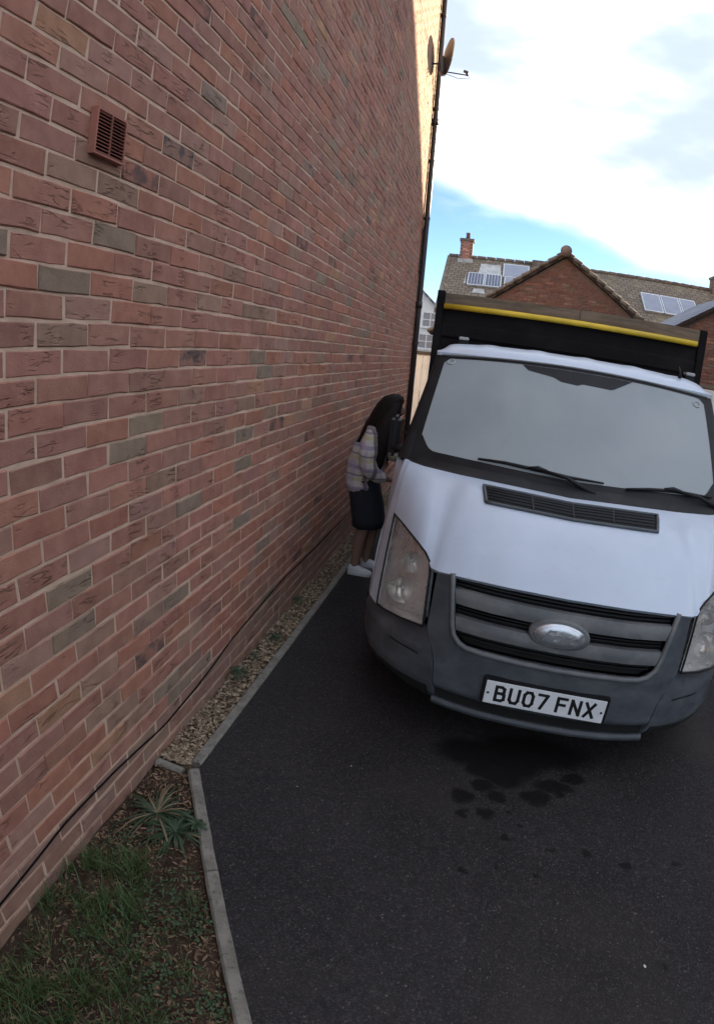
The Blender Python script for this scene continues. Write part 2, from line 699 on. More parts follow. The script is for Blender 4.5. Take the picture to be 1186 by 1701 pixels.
# buildings beyond
M['terracotta'] = simple('terracotta_vent', (0.34, 0.135, 0.095), 0.8, bump=0.2)
M['pipe'] = simple('drainpipe_plastic', (0.030, 0.022, 0.020), 0.45)
M['cable'] = simple('cable_black', (0.008, 0.007, 0.007), 0.9, spec=0.05)
M['dish'] = simple('dish_grey', (0.075, 0.070, 0.072), 0.5, 0.1)
M['fence'] = wood_mat('cream_boards', (0.72, 0.69, 0.61), (0.82, 0.80, 0.73), (10, 10, 0.8))
M['fence_dark'] = wood_mat('fence_rail', (0.06, 0.045, 0.035), (0.10, 0.08, 0.06))
M['pane'] = simple('pale_window_pane', (0.20, 0.23, 0.27), 0.2)
M['render_white'] = simple('white_render', (0.80, 0.78, 0.74), 0.9, var=0.05)
M['window_white'] = simple('window_frame_white', (0.75, 0.75, 0.75), 0.4)
M['solar'] = None


def roof_mat(name, a, b, moss, tile=(3.4, 3.4, 3.4)):
    t = NT(name)
    p = t.pos()
    br = t.node('ShaderNodeTexBrick')
    br.inputs['Scale'].default_value = 1.0
    br.inputs['Mortar Size'].default_value = 0.018
    br.inputs['Brick Width'].default_value = 0.30
    br.inputs['Row Height'].default_value = 0.22
    br.inputs['Color1'].default_value = (*a, 1)
    br.inputs['Color2'].default_value = (*b, 1)
    br.inputs['Mortar'].default_value = tuple(x * 0.45 for x in a) + (1,)
    uv = t.node('ShaderNodeTexCoord').outputs['UV']
    t.l.new(uv, br.inputs['Vector'])
    c = br.outputs['Color']
    m = t.noise(p, 0.9, 6, 0.7)
    c = t.mix(t.ramp(m, 0.5, 0.7, 0, 0.7), c, moss)
    c = t.mix(t.ramp(t.noise(p, 3.6, 5, 0.7), 0.55, 0.75, 0, 0.6), c, tuple(x * 1.7 for x in moss))
    t.set('Base Color', c)
    t.set('Roughness', 0.85)
    t.set('Specular IOR Level', 0.25)
    t.bump(br.outputs['Fac'], 0.5, -0.02)
    return t.m


M['tile_roof'] = roof_mat('mossy_tile_roof', (0.165, 0.125, 0.092), (0.215, 0.165, 0.118), (0.24, 0.205, 0.125))
M['slate_roof'] = roof_mat('slate_roof', (0.20, 0.215, 0.25), (0.25, 0.265, 0.30), (0.24, 0.25, 0.27))
M['brown_roof'] = roof_mat('brown_tile_roof', (0.085, 0.058, 0.045), (0.115, 0.080, 0.060), (0.10, 0.085, 0.06))
M['mortar_dark'] = simple('sooty_mortar', (0.17, 0.115, 0.088), 0.95)
M['verge'] = simple('verge_mortar', (0.16, 0.125, 0.095), 0.9, var=0.3, scale=4)
M['chimney_brick'] = None
M['lead'] = simple('lead_flashing', (0.42, 0.41, 0.38), 0.6, var=0.25, scale=3)
M['pot'] = simple('chimney_pot_clay', (0.20, 0.13, 0.10), 0.85)


def solar_mat(a, b, rough):
    t = NT('solar_cells')
    t.set('Base Color', t.mix(t.ramp(t.noise(t.objc(), 2.0, 3), 0.3, 0.7), a, b))
    t.set('Roughness', rough)
    t.set('Coat Weight', 0.25)
    t.set('Coat Roughness', 0.1)
    return t.m


M['solar'] = solar_mat((0.030, 0.040, 0.085), (0.045, 0.055, 0.11), 0.3)
M['solar_pale'] = solar_mat((0.16, 0.18, 0.23), (0.20, 0.22, 0.27), 0.35)  # paler cells, with the sky's reflection put into the base colour
M['solar_frame'] = simple('solar_frame_silver', (0.55, 0.56, 0.57), 0.4, 0.4)

# ------------------------------------------------------------------ ground


def gz(x, y):
    return -0.02 * max(0.0, min(2.5, y - 0.5)) + 0.0


def sheet(name, x0, x1, y0, y1, nx, ny, fz, mat, parent=None, skip=None):
    vs = [(lerp(x0, x1, i / nx), lerp(y0, y1, j / ny), 0) for j in range(ny + 1) for i in range(nx + 1)]
    vs = [(x, y, fz(x, y)) for x, y, _ in vs]
    fs = [(j * (nx + 1) + i, j * (nx + 1) + i + 1, (j + 1) * (nx + 1) + i + 1, (j + 1) * (nx + 1) + i)
          for j in range(ny) for i in range(nx)]
    return mobj(name, vs, fs, mat, parent, True)


g = sheet('ground', -400, 400, -400, 400, 2, 2, lambda x, y: -0.30, M['far_ground'])
tag(g, kind='structure')

# kerb line (outer, driveway edge): comes from the camera, bends at the bed's corner, then follows the wall
KERB = [(1.30, -1.13), (0.815, -0.325), (0.195, 0.675), (0.190, 8.2)]


def kerb_x(y):
    for (x0, y0), (x1, y1) in zip(KERB, KERB[1:]):
        if y0 <= y <= y1:
            return x0 + (x1 - x0) * (y - y0) / (y1 - y0)
    return KERB[0][0] + (KERB[0][1] - y) * 0.62 if y < KERB[0][1] else KERB[-1][0]


ys = [-9, -4, -2, -1.13, -0.325, 0.2, 0.5, 0.675, 1.0, 1.5, 2, 2.5, 3.0, 3.5, 5, 7, 9, 12, 24]
vs, fs = [], []
for y in ys:
    k = kerb_x(y) if y < 8.2 else -8.0
    for t_ in (0, 0.03, 0.1, 0.25, 0.5, 1):
        x = k + (14 - k) * t_
        vs.append((x, y, gz(x, y)))
for j in range(len(ys) - 1):
    for i in range(5):
        a = j * 6 + i
        fs.append((a, a + 1, a + 7, a + 6))
drive = mobj('driveway', vs, fs, M['tarmac'], None, True)
tag(drive, kind='structure')

# planting bed and gravel strip
bed = sheet('soil_bed', 0.0, 1.0, 0.0, 1.0, 24, 30, lambda x, y: 0, M['soil'])
for v in bed.data.vertices:
    y = lerp(-2.2, 0.66, v.co.y)
    k = kerb_x(y) - 0.03
    x = v.co.x * k
    v.co = (x, y, -0.018 + 0.018 * mnoise.noise(Vector((x * 9, y * 9, 0))) + 0.012 * math.sin(v.co.x * math.pi))
bed.data.update()
tag(bed, kind='structure')
strip = sheet('gravel_strip_base', 0.0, 0.16, 0.66, 8.2, 3, 40, lambda x, y: gz(x, y) - 0.012 + 0.006 * mnoise.noise(Vector((x * 12, y * 5, 3))), M['grit'])
tag(strip, kind='structure')

# kerb stones, laid end to end
kerb = empty('kerb')
tag(kerb, kind='structure')


def kerb_stone(p0, p1, w=0.048):
    a, b = Vector((*p0, 0)), Vector((*p1, 0))
    d = (b - a).normalized()
    n = Vector((-d.y, d.x, 0))
    if n.x > 0:
        n = -n
    g_ = 0.003
    a = a + d * g_
    b = b - d * g_
    m = MB()
    N = 10
    rows = []
    for i in range(N + 1):
        p = a.lerp(b, i / N)
        z = gz(p.x, p.y)
        j = 0.0025 * mnoise.noise(Vector((p.x * 14, p.y * 14, 1)))
        j2 = 0.003 * mnoise.noise(Vector((p.x * 11, p.y * 11, 5)))
        t_ = 0.012 + 0.003 * mnoise.noise(Vector((p.x * 3, p.y * 3, 9)))
        prof = [(0, -0.12), (0, t_ - 0.006), (0.006, t_), (w - 0.008 + j, t_ + j2 * 0.5), (w + j2, t_ - 0.008), (w, -0.12)]
        rows.append([p + n * (o + (j if k in (1, 2) else 0)) + Vector((0, 0, z + h)) for k, (o, h) in enumerate(prof)])
    vs = [q for r in rows for q in r]
    fs = [(i * 6 + k, i * 6 + k + 1, (i + 1) * 6 + k + 1, (i + 1) * 6 + k) for i in range(N) for k in range(5)]
    fs += [tuple(range(5, -1, -1)), tuple(range(N * 6, N * 6 + 6))]
    m.add(vs, fs)
    return m.build('kerb_stone', M['concrete'], kerb)


pts = []
for (a, b, n) in ((KERB[0], KERB[1], 1), (KERB[1], (0.500, 0.183), 1), ((0.500, 0.183), (0.200, 0.667), 1), ((0.195, 0.690), (0.190, 8.2), 8)):
    for i in range(n):
        kerb_stone((lerp(a[0], b[0], i / n), lerp(a[1], b[1], i / n)), (lerp(a[0], b[0], (i + 1) / n), lerp(a[1], b[1], (i + 1) / n)))
# short edging that divides the bed from the gravel
kerb_stone((0.010, 0.660), (0.145, 0.645), 0.035)

# ------------------------------------------------------------------ the brick house on the left
BL, BH = 0.225, 0.075
WALL_END = 7.5375
house = empty('brick_house', (0, 0, 0))
tag(house, 'tall red brick house gable wall running along the left of the drive', 'house')
wall = MB()
wall.box((-7.0, -4.0, -0.4), (-0.0038, WALL_END - 0.008, 8.2))
wall_ob = wall.build('wall', M['mortar'], house)
m = MB()
m.add([(-7.3, -4.3, 8.2), (0.3, -4.3, 8.2), (0.3, 7.9, 8.2), (-7.3, 7.9, 8.2), (-3.5, -4.3, 10.8), (-3.5, 7.9, 10.8)],
      [(0, 1, 4), (1, 2, 5, 4), (2, 3, 5), (3, 0, 4, 5), (0, 3, 2, 1)])
m.build('roof', M['brown_roof'], house)

PAL = [((0.385, 0.172, 0.122), 38), ((0.350, 0.168, 0.126), 28), ((0.405, 0.168, 0.110), 20), ((0.330, 0.196, 0.140), 9),
       ((0.275, 0.200, 0.145), 3), ((0.430, 0.225, 0.130), 4), ((0.375, 0.200, 0.152), 10)]
PW = [w for _, w in PAL]


def brick_col(rng):
    c = rng.choices(PAL, PW)[0][0]
    k = rng.uniform(0.88, 1.10)
    burnt = 1.0
    if rng.random() < 0.018:
        burnt = 0.25
    return tuple(min(1, a * k * rng.uniform(0.96, 1.04)) for a in c) + (burnt,)


def brick_geo(ly, lz, depth=0.03, ch=0.0035, rng=None, jit=0.0024):
    """face towards +x, centred on the origin; hand-made outline"""
    hy, hz = ly / 2, lz / 2
    ring = [(-hy, -hz), (-hy * .3, -hz), (hy * .4, -hz), (hy, -hz), (hy, hz), (hy * .3, hz), (-hy * .4, hz), (-hy, hz)]
    j = (lambda: rng.uniform(-jit, jit)) if rng else (lambda: 0.0)
    ring = [(a + j(), b + j()) for a, b in ring]
    n = len(ring)
    vs = [(-depth, a, b) for a, b in ring] + [(-ch, a, b) for a, b in ring]
    vs += [(j() * .4, a - math.copysign(ch, a) * (1 if abs(a) > hy * .8 else 0), b - math.copysign(ch, b)) for a, b in ring]
    fs = [tuple(range(2 * n, 3 * n))]
    for k in range(n):
        k2 = (k + 1) % n
        fs += [(n + k, n + k2, 2 * n + k2, 2 * n + k), (k, k2, n + k2, n + k)]
    return vs, fs


def project(pt):
    """picture position of a point through the camera above (fractions of the frame)"""
    d = Vector(pt) - Vector(CAM_POS)
    c = [sum(CAM_R[i][k] * d[k] for k in range(3)) for i in range(3)]
    r = math.hypot(c[0], c[1])
    th = math.atan2(r, c[2])
    s = 986.8 * (th + 0.0684 * th ** 3) / max(r, 1e-6)
    return 593 + c[0] * s, 850.5 + c[1] * s


rng = random.Random(21)
bricks = []
for k in range(-25, 86):
    z = 1.80 + BH * k
    n0 = -12
    y = n0 * BL + (0.0 if k % 2 == 0 else 0.5 * BL)
    while y < WALL_END - 0.02:
        y1 = min(y + BL, WALL_END + 0.01)
        ly = y1 - y - 0.0085
        if ly > 0.05:
            yc = (y + y1) / 2
            size = None
            px, py = project((0, yc, z))
            if -60 < px < 760 and -60 < py < 1760:
                a = project((0, yc - ly / 2, z - 0.03))
                b = project((0, yc + ly / 2, z + 0.03))
                size = abs(a[0] - b[0]) * 0.065 * 986 / max(0.5, (Vector((0, yc, z)) - Vector(CAM_POS)).length)
                inside = 6 < px < 700 and 6 < py < 1690
            else:
                inside = False
            bc = brick_col(rng)
            if k <= -22:
                bc = tuple(lerp(q, m_, 0.6) for q, m_ in zip(bc[:3], (0.27, 0.185, 0.145))) + (1.0,)
            pale = 0.45 * smoothstep(4.2, 7.0, yc) * smoothstep(3.2, 5.2, z)     # cream of the sunlit strip put into the brick colour
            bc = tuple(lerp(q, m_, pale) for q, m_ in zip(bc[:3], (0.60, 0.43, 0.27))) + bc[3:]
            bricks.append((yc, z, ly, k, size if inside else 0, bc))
        y += BL
bricks.sort(key=lambda b: -b[4])
shared = {}
mass_v, mass_f, mass_c = [], [], []
for i, (yc, z, ly, k, size, col) in enumerate(bricks):
    jx = rng.uniform(-0.0020, 0.0024)
    jy, jz = rng.uniform(-0.003, 0.003), rng.uniform(-0.0018, 0.0018) + 0.003 * mnoise.noise(Vector((yc * 1.3, z * 2.0, 4)))
    lz = 0.0665
    tilt = rng.uniform(-0.006, 0.006)
    if i < 300 and size > 0:
        key = (round(ly, 3), i % 9)
        if key not in shared:
            v_, f_ = brick_geo(ly, lz, rng=rng)
            me = bpy.data.meshes.new('brick')
            me.from_pydata(v_, [], f_)
            me.materials.append(M['brick_obj'])
            shared[key] = me
        o = bpy.data.objects.new('brick', shared[key])
        o.location = (jx, yc + jy, z + jz)
        o.rotation_euler = (tilt, rng.uniform(-0.012, 0.012), rng.uniform(-0.006, 0.006))
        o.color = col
        COL.objects.link(o)
        o.parent = wall_ob
    else:
        v_, f_ = brick_geo(ly, lz, rng=rng)
        n = len(mass_v)
        ct, st = math.cos(tilt), math.sin(tilt)
        for (x, yy, zz) in v_:
            mass_v.append((x + jx, yc + jy + yy * ct - zz * st, z + jz + yy * st + zz * ct))
        mass_f += [tuple(a + n for a in f) for f in f_]
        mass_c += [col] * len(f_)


def colour_mesh(o, cols):
    at = o.data.attributes.new('bcol', 'FLOAT_COLOR', 'FACE')
    flat = [c for col in cols for c in col]
    at.data.foreach_set('color', flat)


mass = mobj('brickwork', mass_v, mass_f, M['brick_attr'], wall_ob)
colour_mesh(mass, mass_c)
mass['kind'] = 'stuff'
# surface-mounted vent
vent = empty('air_vent', (0.0, 0.35, 2.318))
tag(vent, 'small square terracotta louvred vent high on the brick wall', 'vent')
mb = MB()
hw, hh, dp, tk = 0.075, 0.070, 0.024, 0.007
mb.box((0, -hw, -hh), (dp, -hw + tk, hh))
mb.box((0, hw - tk, -hh), (dp, hw, hh))
mb.box((0, -hw + tk, hh - tk), (dp, hw - tk, hh))
mb.box((0, -hw + tk, -hh), (dp, hw - tk, -hh + tk))
mb.build('frame', M['terracotta'], vent)
box('backing', (0.002, -hw + tk, -hh + tk), (0.005, hw - tk, hh - tk), M['deep'], vent)
sl = None
for i in range(12):
    z = -hh + tk + 0.006 + i * (2 * (hh - tk) - 0.010) / 11
    if sl is None:
        s = MB()
        s.box((0.010, -hw + tk, -0.0014), (0.022, hw - tk, 0.0014), Matrix.Rotation(math.radians(28), 4, 'Y'))
        sl = s.build('slat', M['terracotta'], vent)
        o = sl
    else:
        o = sl.copy()
        COL.objects.link(o)
        o.parent = vent
    o.location = (0.006, 0, z + 0.006)
box('mullion', (0.019, -0.0025, -hh + tk), (0.0235, 0.0025, hh - tk), M['terracotta'], vent)

# black cable along the foot of the wall
cp = [(-2.4, 0.155), (-1.0, 0.150), (-0.336, 0.140), (0.004, 0.178), (0.35, 0.172), (0.736, 0.130), (1.0, 0.142), (1.244, 0.168), (1.45, 0.200),
      (1.685, 0.212), (2.0, 0.232), (2.295, 0.243), (2.9, 0.228), (3.511, 0.225), (4.6, 0.20), (6.0, 0.21), (7.45, 0.20)]
cpts = []
for i in range(160):
    y = lerp(-2.4, 7.45, i / 159)
    cpts.append((0.008, y, interp(cp, y) + 0.003 * mnoise.noise(Vector((y * 4, 0, 0)))))
c = tube('cable', cpts, 0.0036, M['cable'], None, 6)
tag(c, 'thin black cable sagging along the foot of the brick wall', 'cable')

# drainpipe at the corner
pipe = empty('drainpipe', (0.044, 7.46, 0))
tag(pipe, 'dark round drainpipe running up the far corner of the brick wall', 'drainpipe')
tube('pipe', [(0, 0, z) for z in (-0.05, 2.4, 2.4001, 5.2, 8.15)], 0.038, M['pipe'], pipe, 16)
for z in (0.6, 1.9, 3.7, 4.55, 5.35, 6.9):
    mb = MB()
    v_, f_ = tube_geo([(0, 0, z - 0.02), (0, 0, z + 0.02)], 0.044, 16)
    mb.add(v_, f_)
    mb.box((-0.042, -0.055, z - 0.012), (-0.02, 0.055, z + 0.012))
    mb.build('pipe_clip', M['pipe'], pipe)
for z in (2.45, 5.15):
    tube('socket', [(0, 0, z - 0.05), (0, 0, z + 0.05)], 0.046, M['pipe'], pipe, 16)

# satellite dish near the top of the corner
dish = empty('satellite_dish', (0.0, 6.98, 5.86))
tag(dish, 'grey satellite dish on a bracket high on the sunlit end of the wall', 'dish')
dn = Vector((0.92, 0.38, -0.06)).normalized()
du = Vector((0, 0, 1))
du = (du - dn * du.dot(dn)).normalized()
dv = dn.cross(du)
dc = Vector((0.17, 0.02, 0.11))
vs, fs = [], []
NR, NA = 6, 28
for side in (0, 1):
    for i in range(NR + 1):
        r = 0.27 * i / NR
        for k in range(NA):
            a = 2 * math.pi * k / NA
            vs.append(dc + du * (math.cos(a) * r * 1.05) + dv * (math.sin(a) * r * 0.95) + dn * (0.55 * r * r - 0.012 * side))
for side in (0, 1):
    o_ = side * (NR + 1) * NA
    for i in range(NR):
        for k in range(NA):
            a, b = o_ + i * NA + k, o_ + i * NA + (k + 1) % NA
            fs.append((a, b, b + NA, a + NA))
e0, e1 = NR * NA, (NR + 1) * NA + NR * NA
fs += [(e0 + k, e0 + (k + 1) % NA, e1 + (k + 1) % NA, e1 + k) for k in range(NA)]
mobj('reflector', vs, fs, M['dish'], dish, True)
tube('wall_bracket', [(0.0, 0.0, -0.02), (0.08, 0.0, -0.02), (0.10, 0.0, 0.02), (0.155, 0.02, 0.09)], 0.014, M['dish'], dish, 10)
box('wall_plate', (0.0, -0.05, -0.10), (0.008, 0.05, 0.06), M['dish'], dish)
base = dc - du * 0.24
tip = dc + dn * 0.34 - du * 0.20
tube('arm', [base, base.lerp(tip, 0.6), tip], 0.010, M['dish'], dish, 8)
tube('back_housing', [dc - dn * 0.05 - du * 0.02, base - dn * 0.03, base - du * 0.06], [0.035, 0.05, 0.03], M['dish'], dish, 10)
tube('receiver', [tip - du * 0.01, tip + du * 0.045 - dn * 0.01, tip + du * 0.05 - dn * 0.06], [0.016, 0.026, 0.020], M['dish'], dish, 10)
tube('lead', [tip + dn * 0.02, tip + dn * 0.03 - du * 0.05, tip.lerp(base, 0.4) - du * 0.07, base - du * 0.02, Vector((0.01, 0.0, -0.06)),
              Vector((0.008, 0.18, -0.3)), Vector((0.008, 0.36, -0.6)), Vector((0.008, 0.38, -3.0))], 0.004, M['cable'], dish, 6)

# ------------------------------------------------------------------ gravel, grass and weeds
rng = random.Random(5)


def chip(mb, x, y, z, s, rng):
    """one angular chip"""
    a = rng.uniform(0, math.tau)
    e = (s * rng.uniform(0.7, 1.5), s * rng.uniform(0.4, 0.8), s * rng.uniform(0.3, 0.55))
    R = Matrix.Rotation(a, 3, 'Z') @ Matrix.Rotation(rng.uniform(-0.6, 0.6), 3, 'X') @ Matrix.Rotation(rng.uniform(-0.5, 0.5), 3, 'Y')
    base = [(1, 0, 0), (0.3, 0.9, 0.1), (-0.8, 0.6, 0), (-0.9, -0.5, 0.1), (0.2, -1, 0), (0.3, 0.1, 1), (-0.4, -0.1, 0.9), (0, 0, -0.9)]
    vs = [R @ Vector((p[0] * e[0] * rng.uniform(0.8, 1.2), p[1] * e[1] * rng.uniform(0.8, 1.2), p[2] * e[2])) + Vector((x, y, z)) for p in base]
    mb.add(vs, [(0, 1, 5), (1, 2, 6), (1, 6, 5), (2, 3, 6), (3, 4, 6), (4, 5, 6), (4, 0, 5), (1, 0, 7), (2, 1, 7), (3, 2, 7), (4, 3, 7), (0, 4, 7)])


mb = MB()
for i in range(4200):
    y = 0.68 + 7.0 * rng.random() ** 1.5
    x = rng.uniform(0.004, 0.142)
    chip(mb, x, y, gz(x, y) - 0.006 + rng.random() * 0.012, rng.uniform(0.006, 0.0135), rng)
gr = mb.build('gravel', M['chip'])
tag(gr, 'tan gravel chips filling the narrow strip between wall and kerb', 'gravel', kind='stuff')


def bed_z(x, y):
    k = max(0.05, kerb_x(y) - 0.03)
    return -0.018 + 0.018 * mnoise.noise(Vector((x * 9, y * 9, 0))) + 0.012 * math.sin(min(1, x / k) * math.pi)


def in_bed(x, y):
    return 0.012 < x < kerb_x(y) - 0.062 and -1.3 < y < 0.63


# leaf litter and wood bits
mb = MB()
n = 0
while n < 6500:
    y = lerp(-1.0, 0.64, rng.random())
    x = rng.uniform(0.0, 1.0)
    if not in_bed(x, y):
        continue
    d = mnoise.noise(Vector((x * 4.2, y * 4.2, 20)))
    if rng.random() > 0.55 + 0.8 * d + 0.5 * smoothstep(0.25, 0.6, y):
        continue
    n += 1
    z = bed_z(x, y) + rng.uniform(0.0, 0.012)
    L = rng.uniform(0.004, 0.015) * rng.choice((0.6, 1, 1))
    W = L * rng.uniform(0.10, 0.42)
    R = Matrix.Rotation(rng.uniform(0, math.tau), 3, 'Z') @ Matrix.Rotation(rng.uniform(-0.5, 0.5), 3, 'Y') @ Matrix.Rotation(rng.uniform(-0.7, 0.7), 3, 'X')
    cu = rng.uniform(-0.3, 0.3) * L
    vs = [R @ Vector(q) + Vector((x, y, z)) for q in ((-L, 0, cu), (-L * .3, W, 0), (L * .5, W * .7, 0), (L, 0, cu), (L * .4, -W, 0), (-L * .4, -W * .8, 0))]
    mb.add(vs, [(0, 1, 5), (1, 2, 4, 5), (2, 3, 4)])
for i in range(380):
    y = lerp(0.70, 5.5, rng.random() ** 1.3)
    x = rng.uniform(0.0, 0.14)
    L = rng.uniform(0.006, 0.018)
    R = Matrix.Rotation(rng.uniform(0, math.tau), 3, 'Z') @ Matrix.Rotation(rng.uniform(-0.5, 0.5), 3, 'Y')
    vs = [R @ Vector(q) + Vector((x, y, gz(x, y) + 0.010)) for q in ((-L, 0, 0), (0, L * .3, .002), (L, 0, 0), (0, -L * .3, .002))]
    mb.add(vs, [(0, 1, 2, 3)])
li = mb.build('leaf_litter', M['litter'])
tag(li, 'brown dead leaves and bark scraps scattered over the planting bed', 'leaf litter', kind='stuff')

# grass tufts
mb = MB()


def blade(mb, x, y, z, h, w, lean, az, rng):
    d = Vector((math.cos(az), math.sin(az), 0))
    s = Vector((-d.y, d.x, 0)) * w
    p0 = Vector((x, y, z))
    p1 = p0 + d * (lean * 0.25) + Vector((0, 0, h * 0.55))
    p2 = p0 + d * (lean * 0.65) + Vector((0, 0, h * 0.9))
    p3 = p0 + d * lean + Vector((0, 0, h * rng.uniform(0.75, 1.0)))
    mb.add([p0 - s, p0 + s, p1 + s * .9, p1 - s * .9, p2 + s * .6, p2 - s * .6, p3], [(0, 1, 2, 3), (3, 2, 4, 5), (5, 4, 6)])


TUFTS = [(0.09, -0.10, .10, 750), (0.20, 0.03, .10, 620), (0.15, -0.52, .13, 950), (0.36, -0.16, .10, 480), (0.33, -0.42, .12, 620),
         (0.46, -0.50, .12, 560), (0.04, -0.66, .12, 620), (0.27, 0.12, .07, 240), (0.30, -0.62, .14, 620), (0.05, 0.03, .05, 220), (0.55, -0.60, .12, 360),
         (0.24, -0.10, .09, 360), (0.50, -0.30, .09, 240), (0.17, -0.30, .10, 320), (0.45, -0.02, .06, 120)]
for cx, cy, r, n in TUFTS:
    for i in range(n):
        a = rng.uniform(0, math.tau)
        q = r * math.sqrt(rng.random()) * 1.25
        x, y = cx + q * math.cos(a), cy + q * math.sin(a)
        if not in_bed(x, y) or mnoise.noise(Vector((x * 11, y * 11, 2))) + 0.35 * mnoise.noise(Vector((x * 30, y * 30, 6))) < -0.12 + 0.3 * rng.random():
            continue
        h = rng.uniform(0.025, 0.12) * (1.15 - 0.5 * q / r)
        blade(mb, x, y, bed_z(x, y), h, rng.uniform(0.0007, 0.0016), h * rng.uniform(0.3, 1.3), rng.uniform(0, math.tau), rng)
gs = mb.build('grass', M['grass'])
tag(gs, 'straggly green grass growing in the planting bed by the wall', 'grass', kind='stuff')

# clover-like weeds
mb = MB()
WEEDS = [(0.34, -0.07, .11, 300), (0.52, -0.04, .07, 160), (0.58, -0.30, .10, 220), (0.40, 0.08, .06, 110), (0.70, -0.30, .05, 80),
         (0.62, -0.48, .09, 150), (0.26, -0.28, .08, 120), (0.44, -0.26, .08, 140), (0.12, 0.16, .05, 60)]
for cx, cy, r, n in WEEDS:
    for i in range(n):
        a = rng.uniform(0, math.tau)
        q = r * math.sqrt(rng.random()) * 1.2
        x, y = cx + q * math.cos(a), cy + q * math.sin(a)
        if not in_bed(x, y):
            continue
        z = bed_z(x, y) + rng.uniform(0.006, 0.035)
        L = rng.uniform(0.003, 0.0075)
        R = Matrix.Rotation(rng.uniform(0, math.tau), 3, 'Z') @ Matrix.Rotation(rng.uniform(-0.5, 0.5), 3, 'X') @ Matrix.Rotation(rng.uniform(-0.6, 0.6), 3, 'Y')
        vs = [R @ Vector(p_) + Vector((x, y, z)) for p_ in ((0, 0, 0), (L * .7, L * .7, .001), (L * 1.5, L * .55, 0), (L * 1.9, 0, -.001), (L * 1.5, -L * .55, 0), (L * .7, -L * .7, .001))]
        mb.add(vs, [(0, 1, 2, 3, 4, 5)])
we = mb.build('ground_weeds', M['clover'])
tag(we, 'low round-leaved weeds creeping over the planting bed', 'weeds', kind='stuff')


def strap_plant(name, label, loc, n, length, width, rng, dry=0.25, cat='plant', up=0.6, group=None):
    r = empty(name, loc)
    tag(r, label, cat, group)
    for i in range(n):
        az = math.tau * i / n + rng.uniform(-0.6, 0.6)
        L = length * rng.uniform(0.4, 1.15)
        d = Vector((math.cos(az), math.sin(az), 0))
        s = Vector((-d.y, d.x, 0))
        rise = up * rng.uniform(0.5, 1.25)
        vs, N = [], 7
        for k in range(N + 1):
            t_ = k / N
            p_ = d * (L * t_ * (1 - 0.15 * t_)) + Vector((0, 0, L * (rise * t_ - (rise + 0.12) * t_ * t_ * rng.uniform(0.9, 1.05)) + 0.008))
            w = width * (0.5 + 1.2 * t_) * (1 - t_) ** 0.6 * 1.2 if t_ < 1 else 0.0003
            vs += [p_ - s * w + Vector((0, 0, w * .4)), p_, p_ + s * w + Vector((0, 0, w * .4))]
        fs = []
        for k in range(N):
            a = k * 3
            fs += [(a, a + 1, a + 4, a + 3), (a + 1, a + 2, a + 5, a + 4)]
        mobj('leaf', vs, fs, M['strap_dry'] if rng.random() < dry else M['strap'], r, True)
    return r


strap_plant('strap_leaved_plant', 'dark strap-leaved plant with some dry leaves nearest the brick wall', (0.165, 0.36, -0.01), 60, 0.22, 0.0045, rng, 0.25)
strap_plant('strap_leaved_plant', 'bluish strap-leaved plant hugging the kerb in the planting bed', (0.275, 0.30, -0.01), 48, 0.18, 0.0048, rng, 0.08)
strap_plant('kerb_weed', 'green weed spilling over the kerb just past the bend', (0.335, 0.352, 0.006), 15, 0.075, 0.007, rng, 0.0, 'weed', 0.9)
strap_plant('gravel_weed', 'bright green weed tuft in the gravel nearest the kerb bend', (0.050, 1.46, 0.0), 26, 0.085, 0.0055, rng, 0.05, 'weed', 1.2)
strap_plant('gravel_weed', 'small dark weed in the gravel farther along the wall', (0.085, 1.95, -0.02), 20, 0.065, 0.0055, rng, 0.1, 'weed', 1.0)

strap_plant('gravel_weed', 'sparse low weed in the gravel between two larger weeds', (0.060, 1.66, 0.0), 14, 0.05, 0.0045, rng, 0.2, 'weed', 0.8)
strap_plant('gravel_weed', 'small weed at the wall foot in the shaded gravel near the feet', (0.030, 2.55, -0.03), 16, 0.07, 0.0050, rng, 0.2, 'weed', 1.1)

# loose pebbles on the tarmac
mb = None
for i, (x, y, s, lab) in enumerate(((1.96, 0.12, .006, 'white pebble lying on open tarmac at lower right'),
                                    (0.62, 0.72, .004, 'tiny pale stone on tarmac beside the kerb bend'),
                                    (0.80, 0.93, .004, 'tiny pale stone on tarmac in front of the bumper corner'))):
    m_ = MB()
    chip(m_, 0, 0, s * 0.3, s, rng)
    o = m_.build('pebble', M['pebble'])
    o.location = (x, y, gz(x, y) + 0.002)
    tag(o, lab, 'pebble')

# ------------------------------------------------------------------ white tipper van
van = empty('tipper_van')
van.matrix_world = Matrix(((0.998836, 0.043686, 0.020440, 1.5627), (-0.043658, 0.999045, -0.001794, 1.1002), (-0.020499, 0.000900, 0.999789, 0.0), (0, 0, 0, 1)))
tag(van, 'white tipper van with grey bumper and misted windscreen parked nose-on', 'van')

PLAN = [(0, 0), (.15, .004), (.30, .018), (.42, .044), (.50, .070), (.58, .122), (.70, .220), (.80, .325), (.87, .430), (.93, .570), (.965, .700), (.982, .850)]
LEAN = [(.18, .075), (.22, .050), (.26, .018), (.32, 0), (.55, 0), (.62, .010), (.72, .026), (.84, .050), (.95, .075)]


def plan_y(x):
    return interp(PLAN, abs(x))


def yface(x, z):
    a = abs(x)
    return plan_y(x) + interp(LEAN, z) + smoothstep(.60, .90, a) * max(0, (z - .50) / .42) ** 1.3 * .150


SEAM = [(.237, .485), (.425, .503), (.50, .530), (.57, .563), (.84, .560)]
GRL = [(.546, .373), (.560, .410), (.590, .440), (.65, .456), (.75, .472), (.84, .487)]

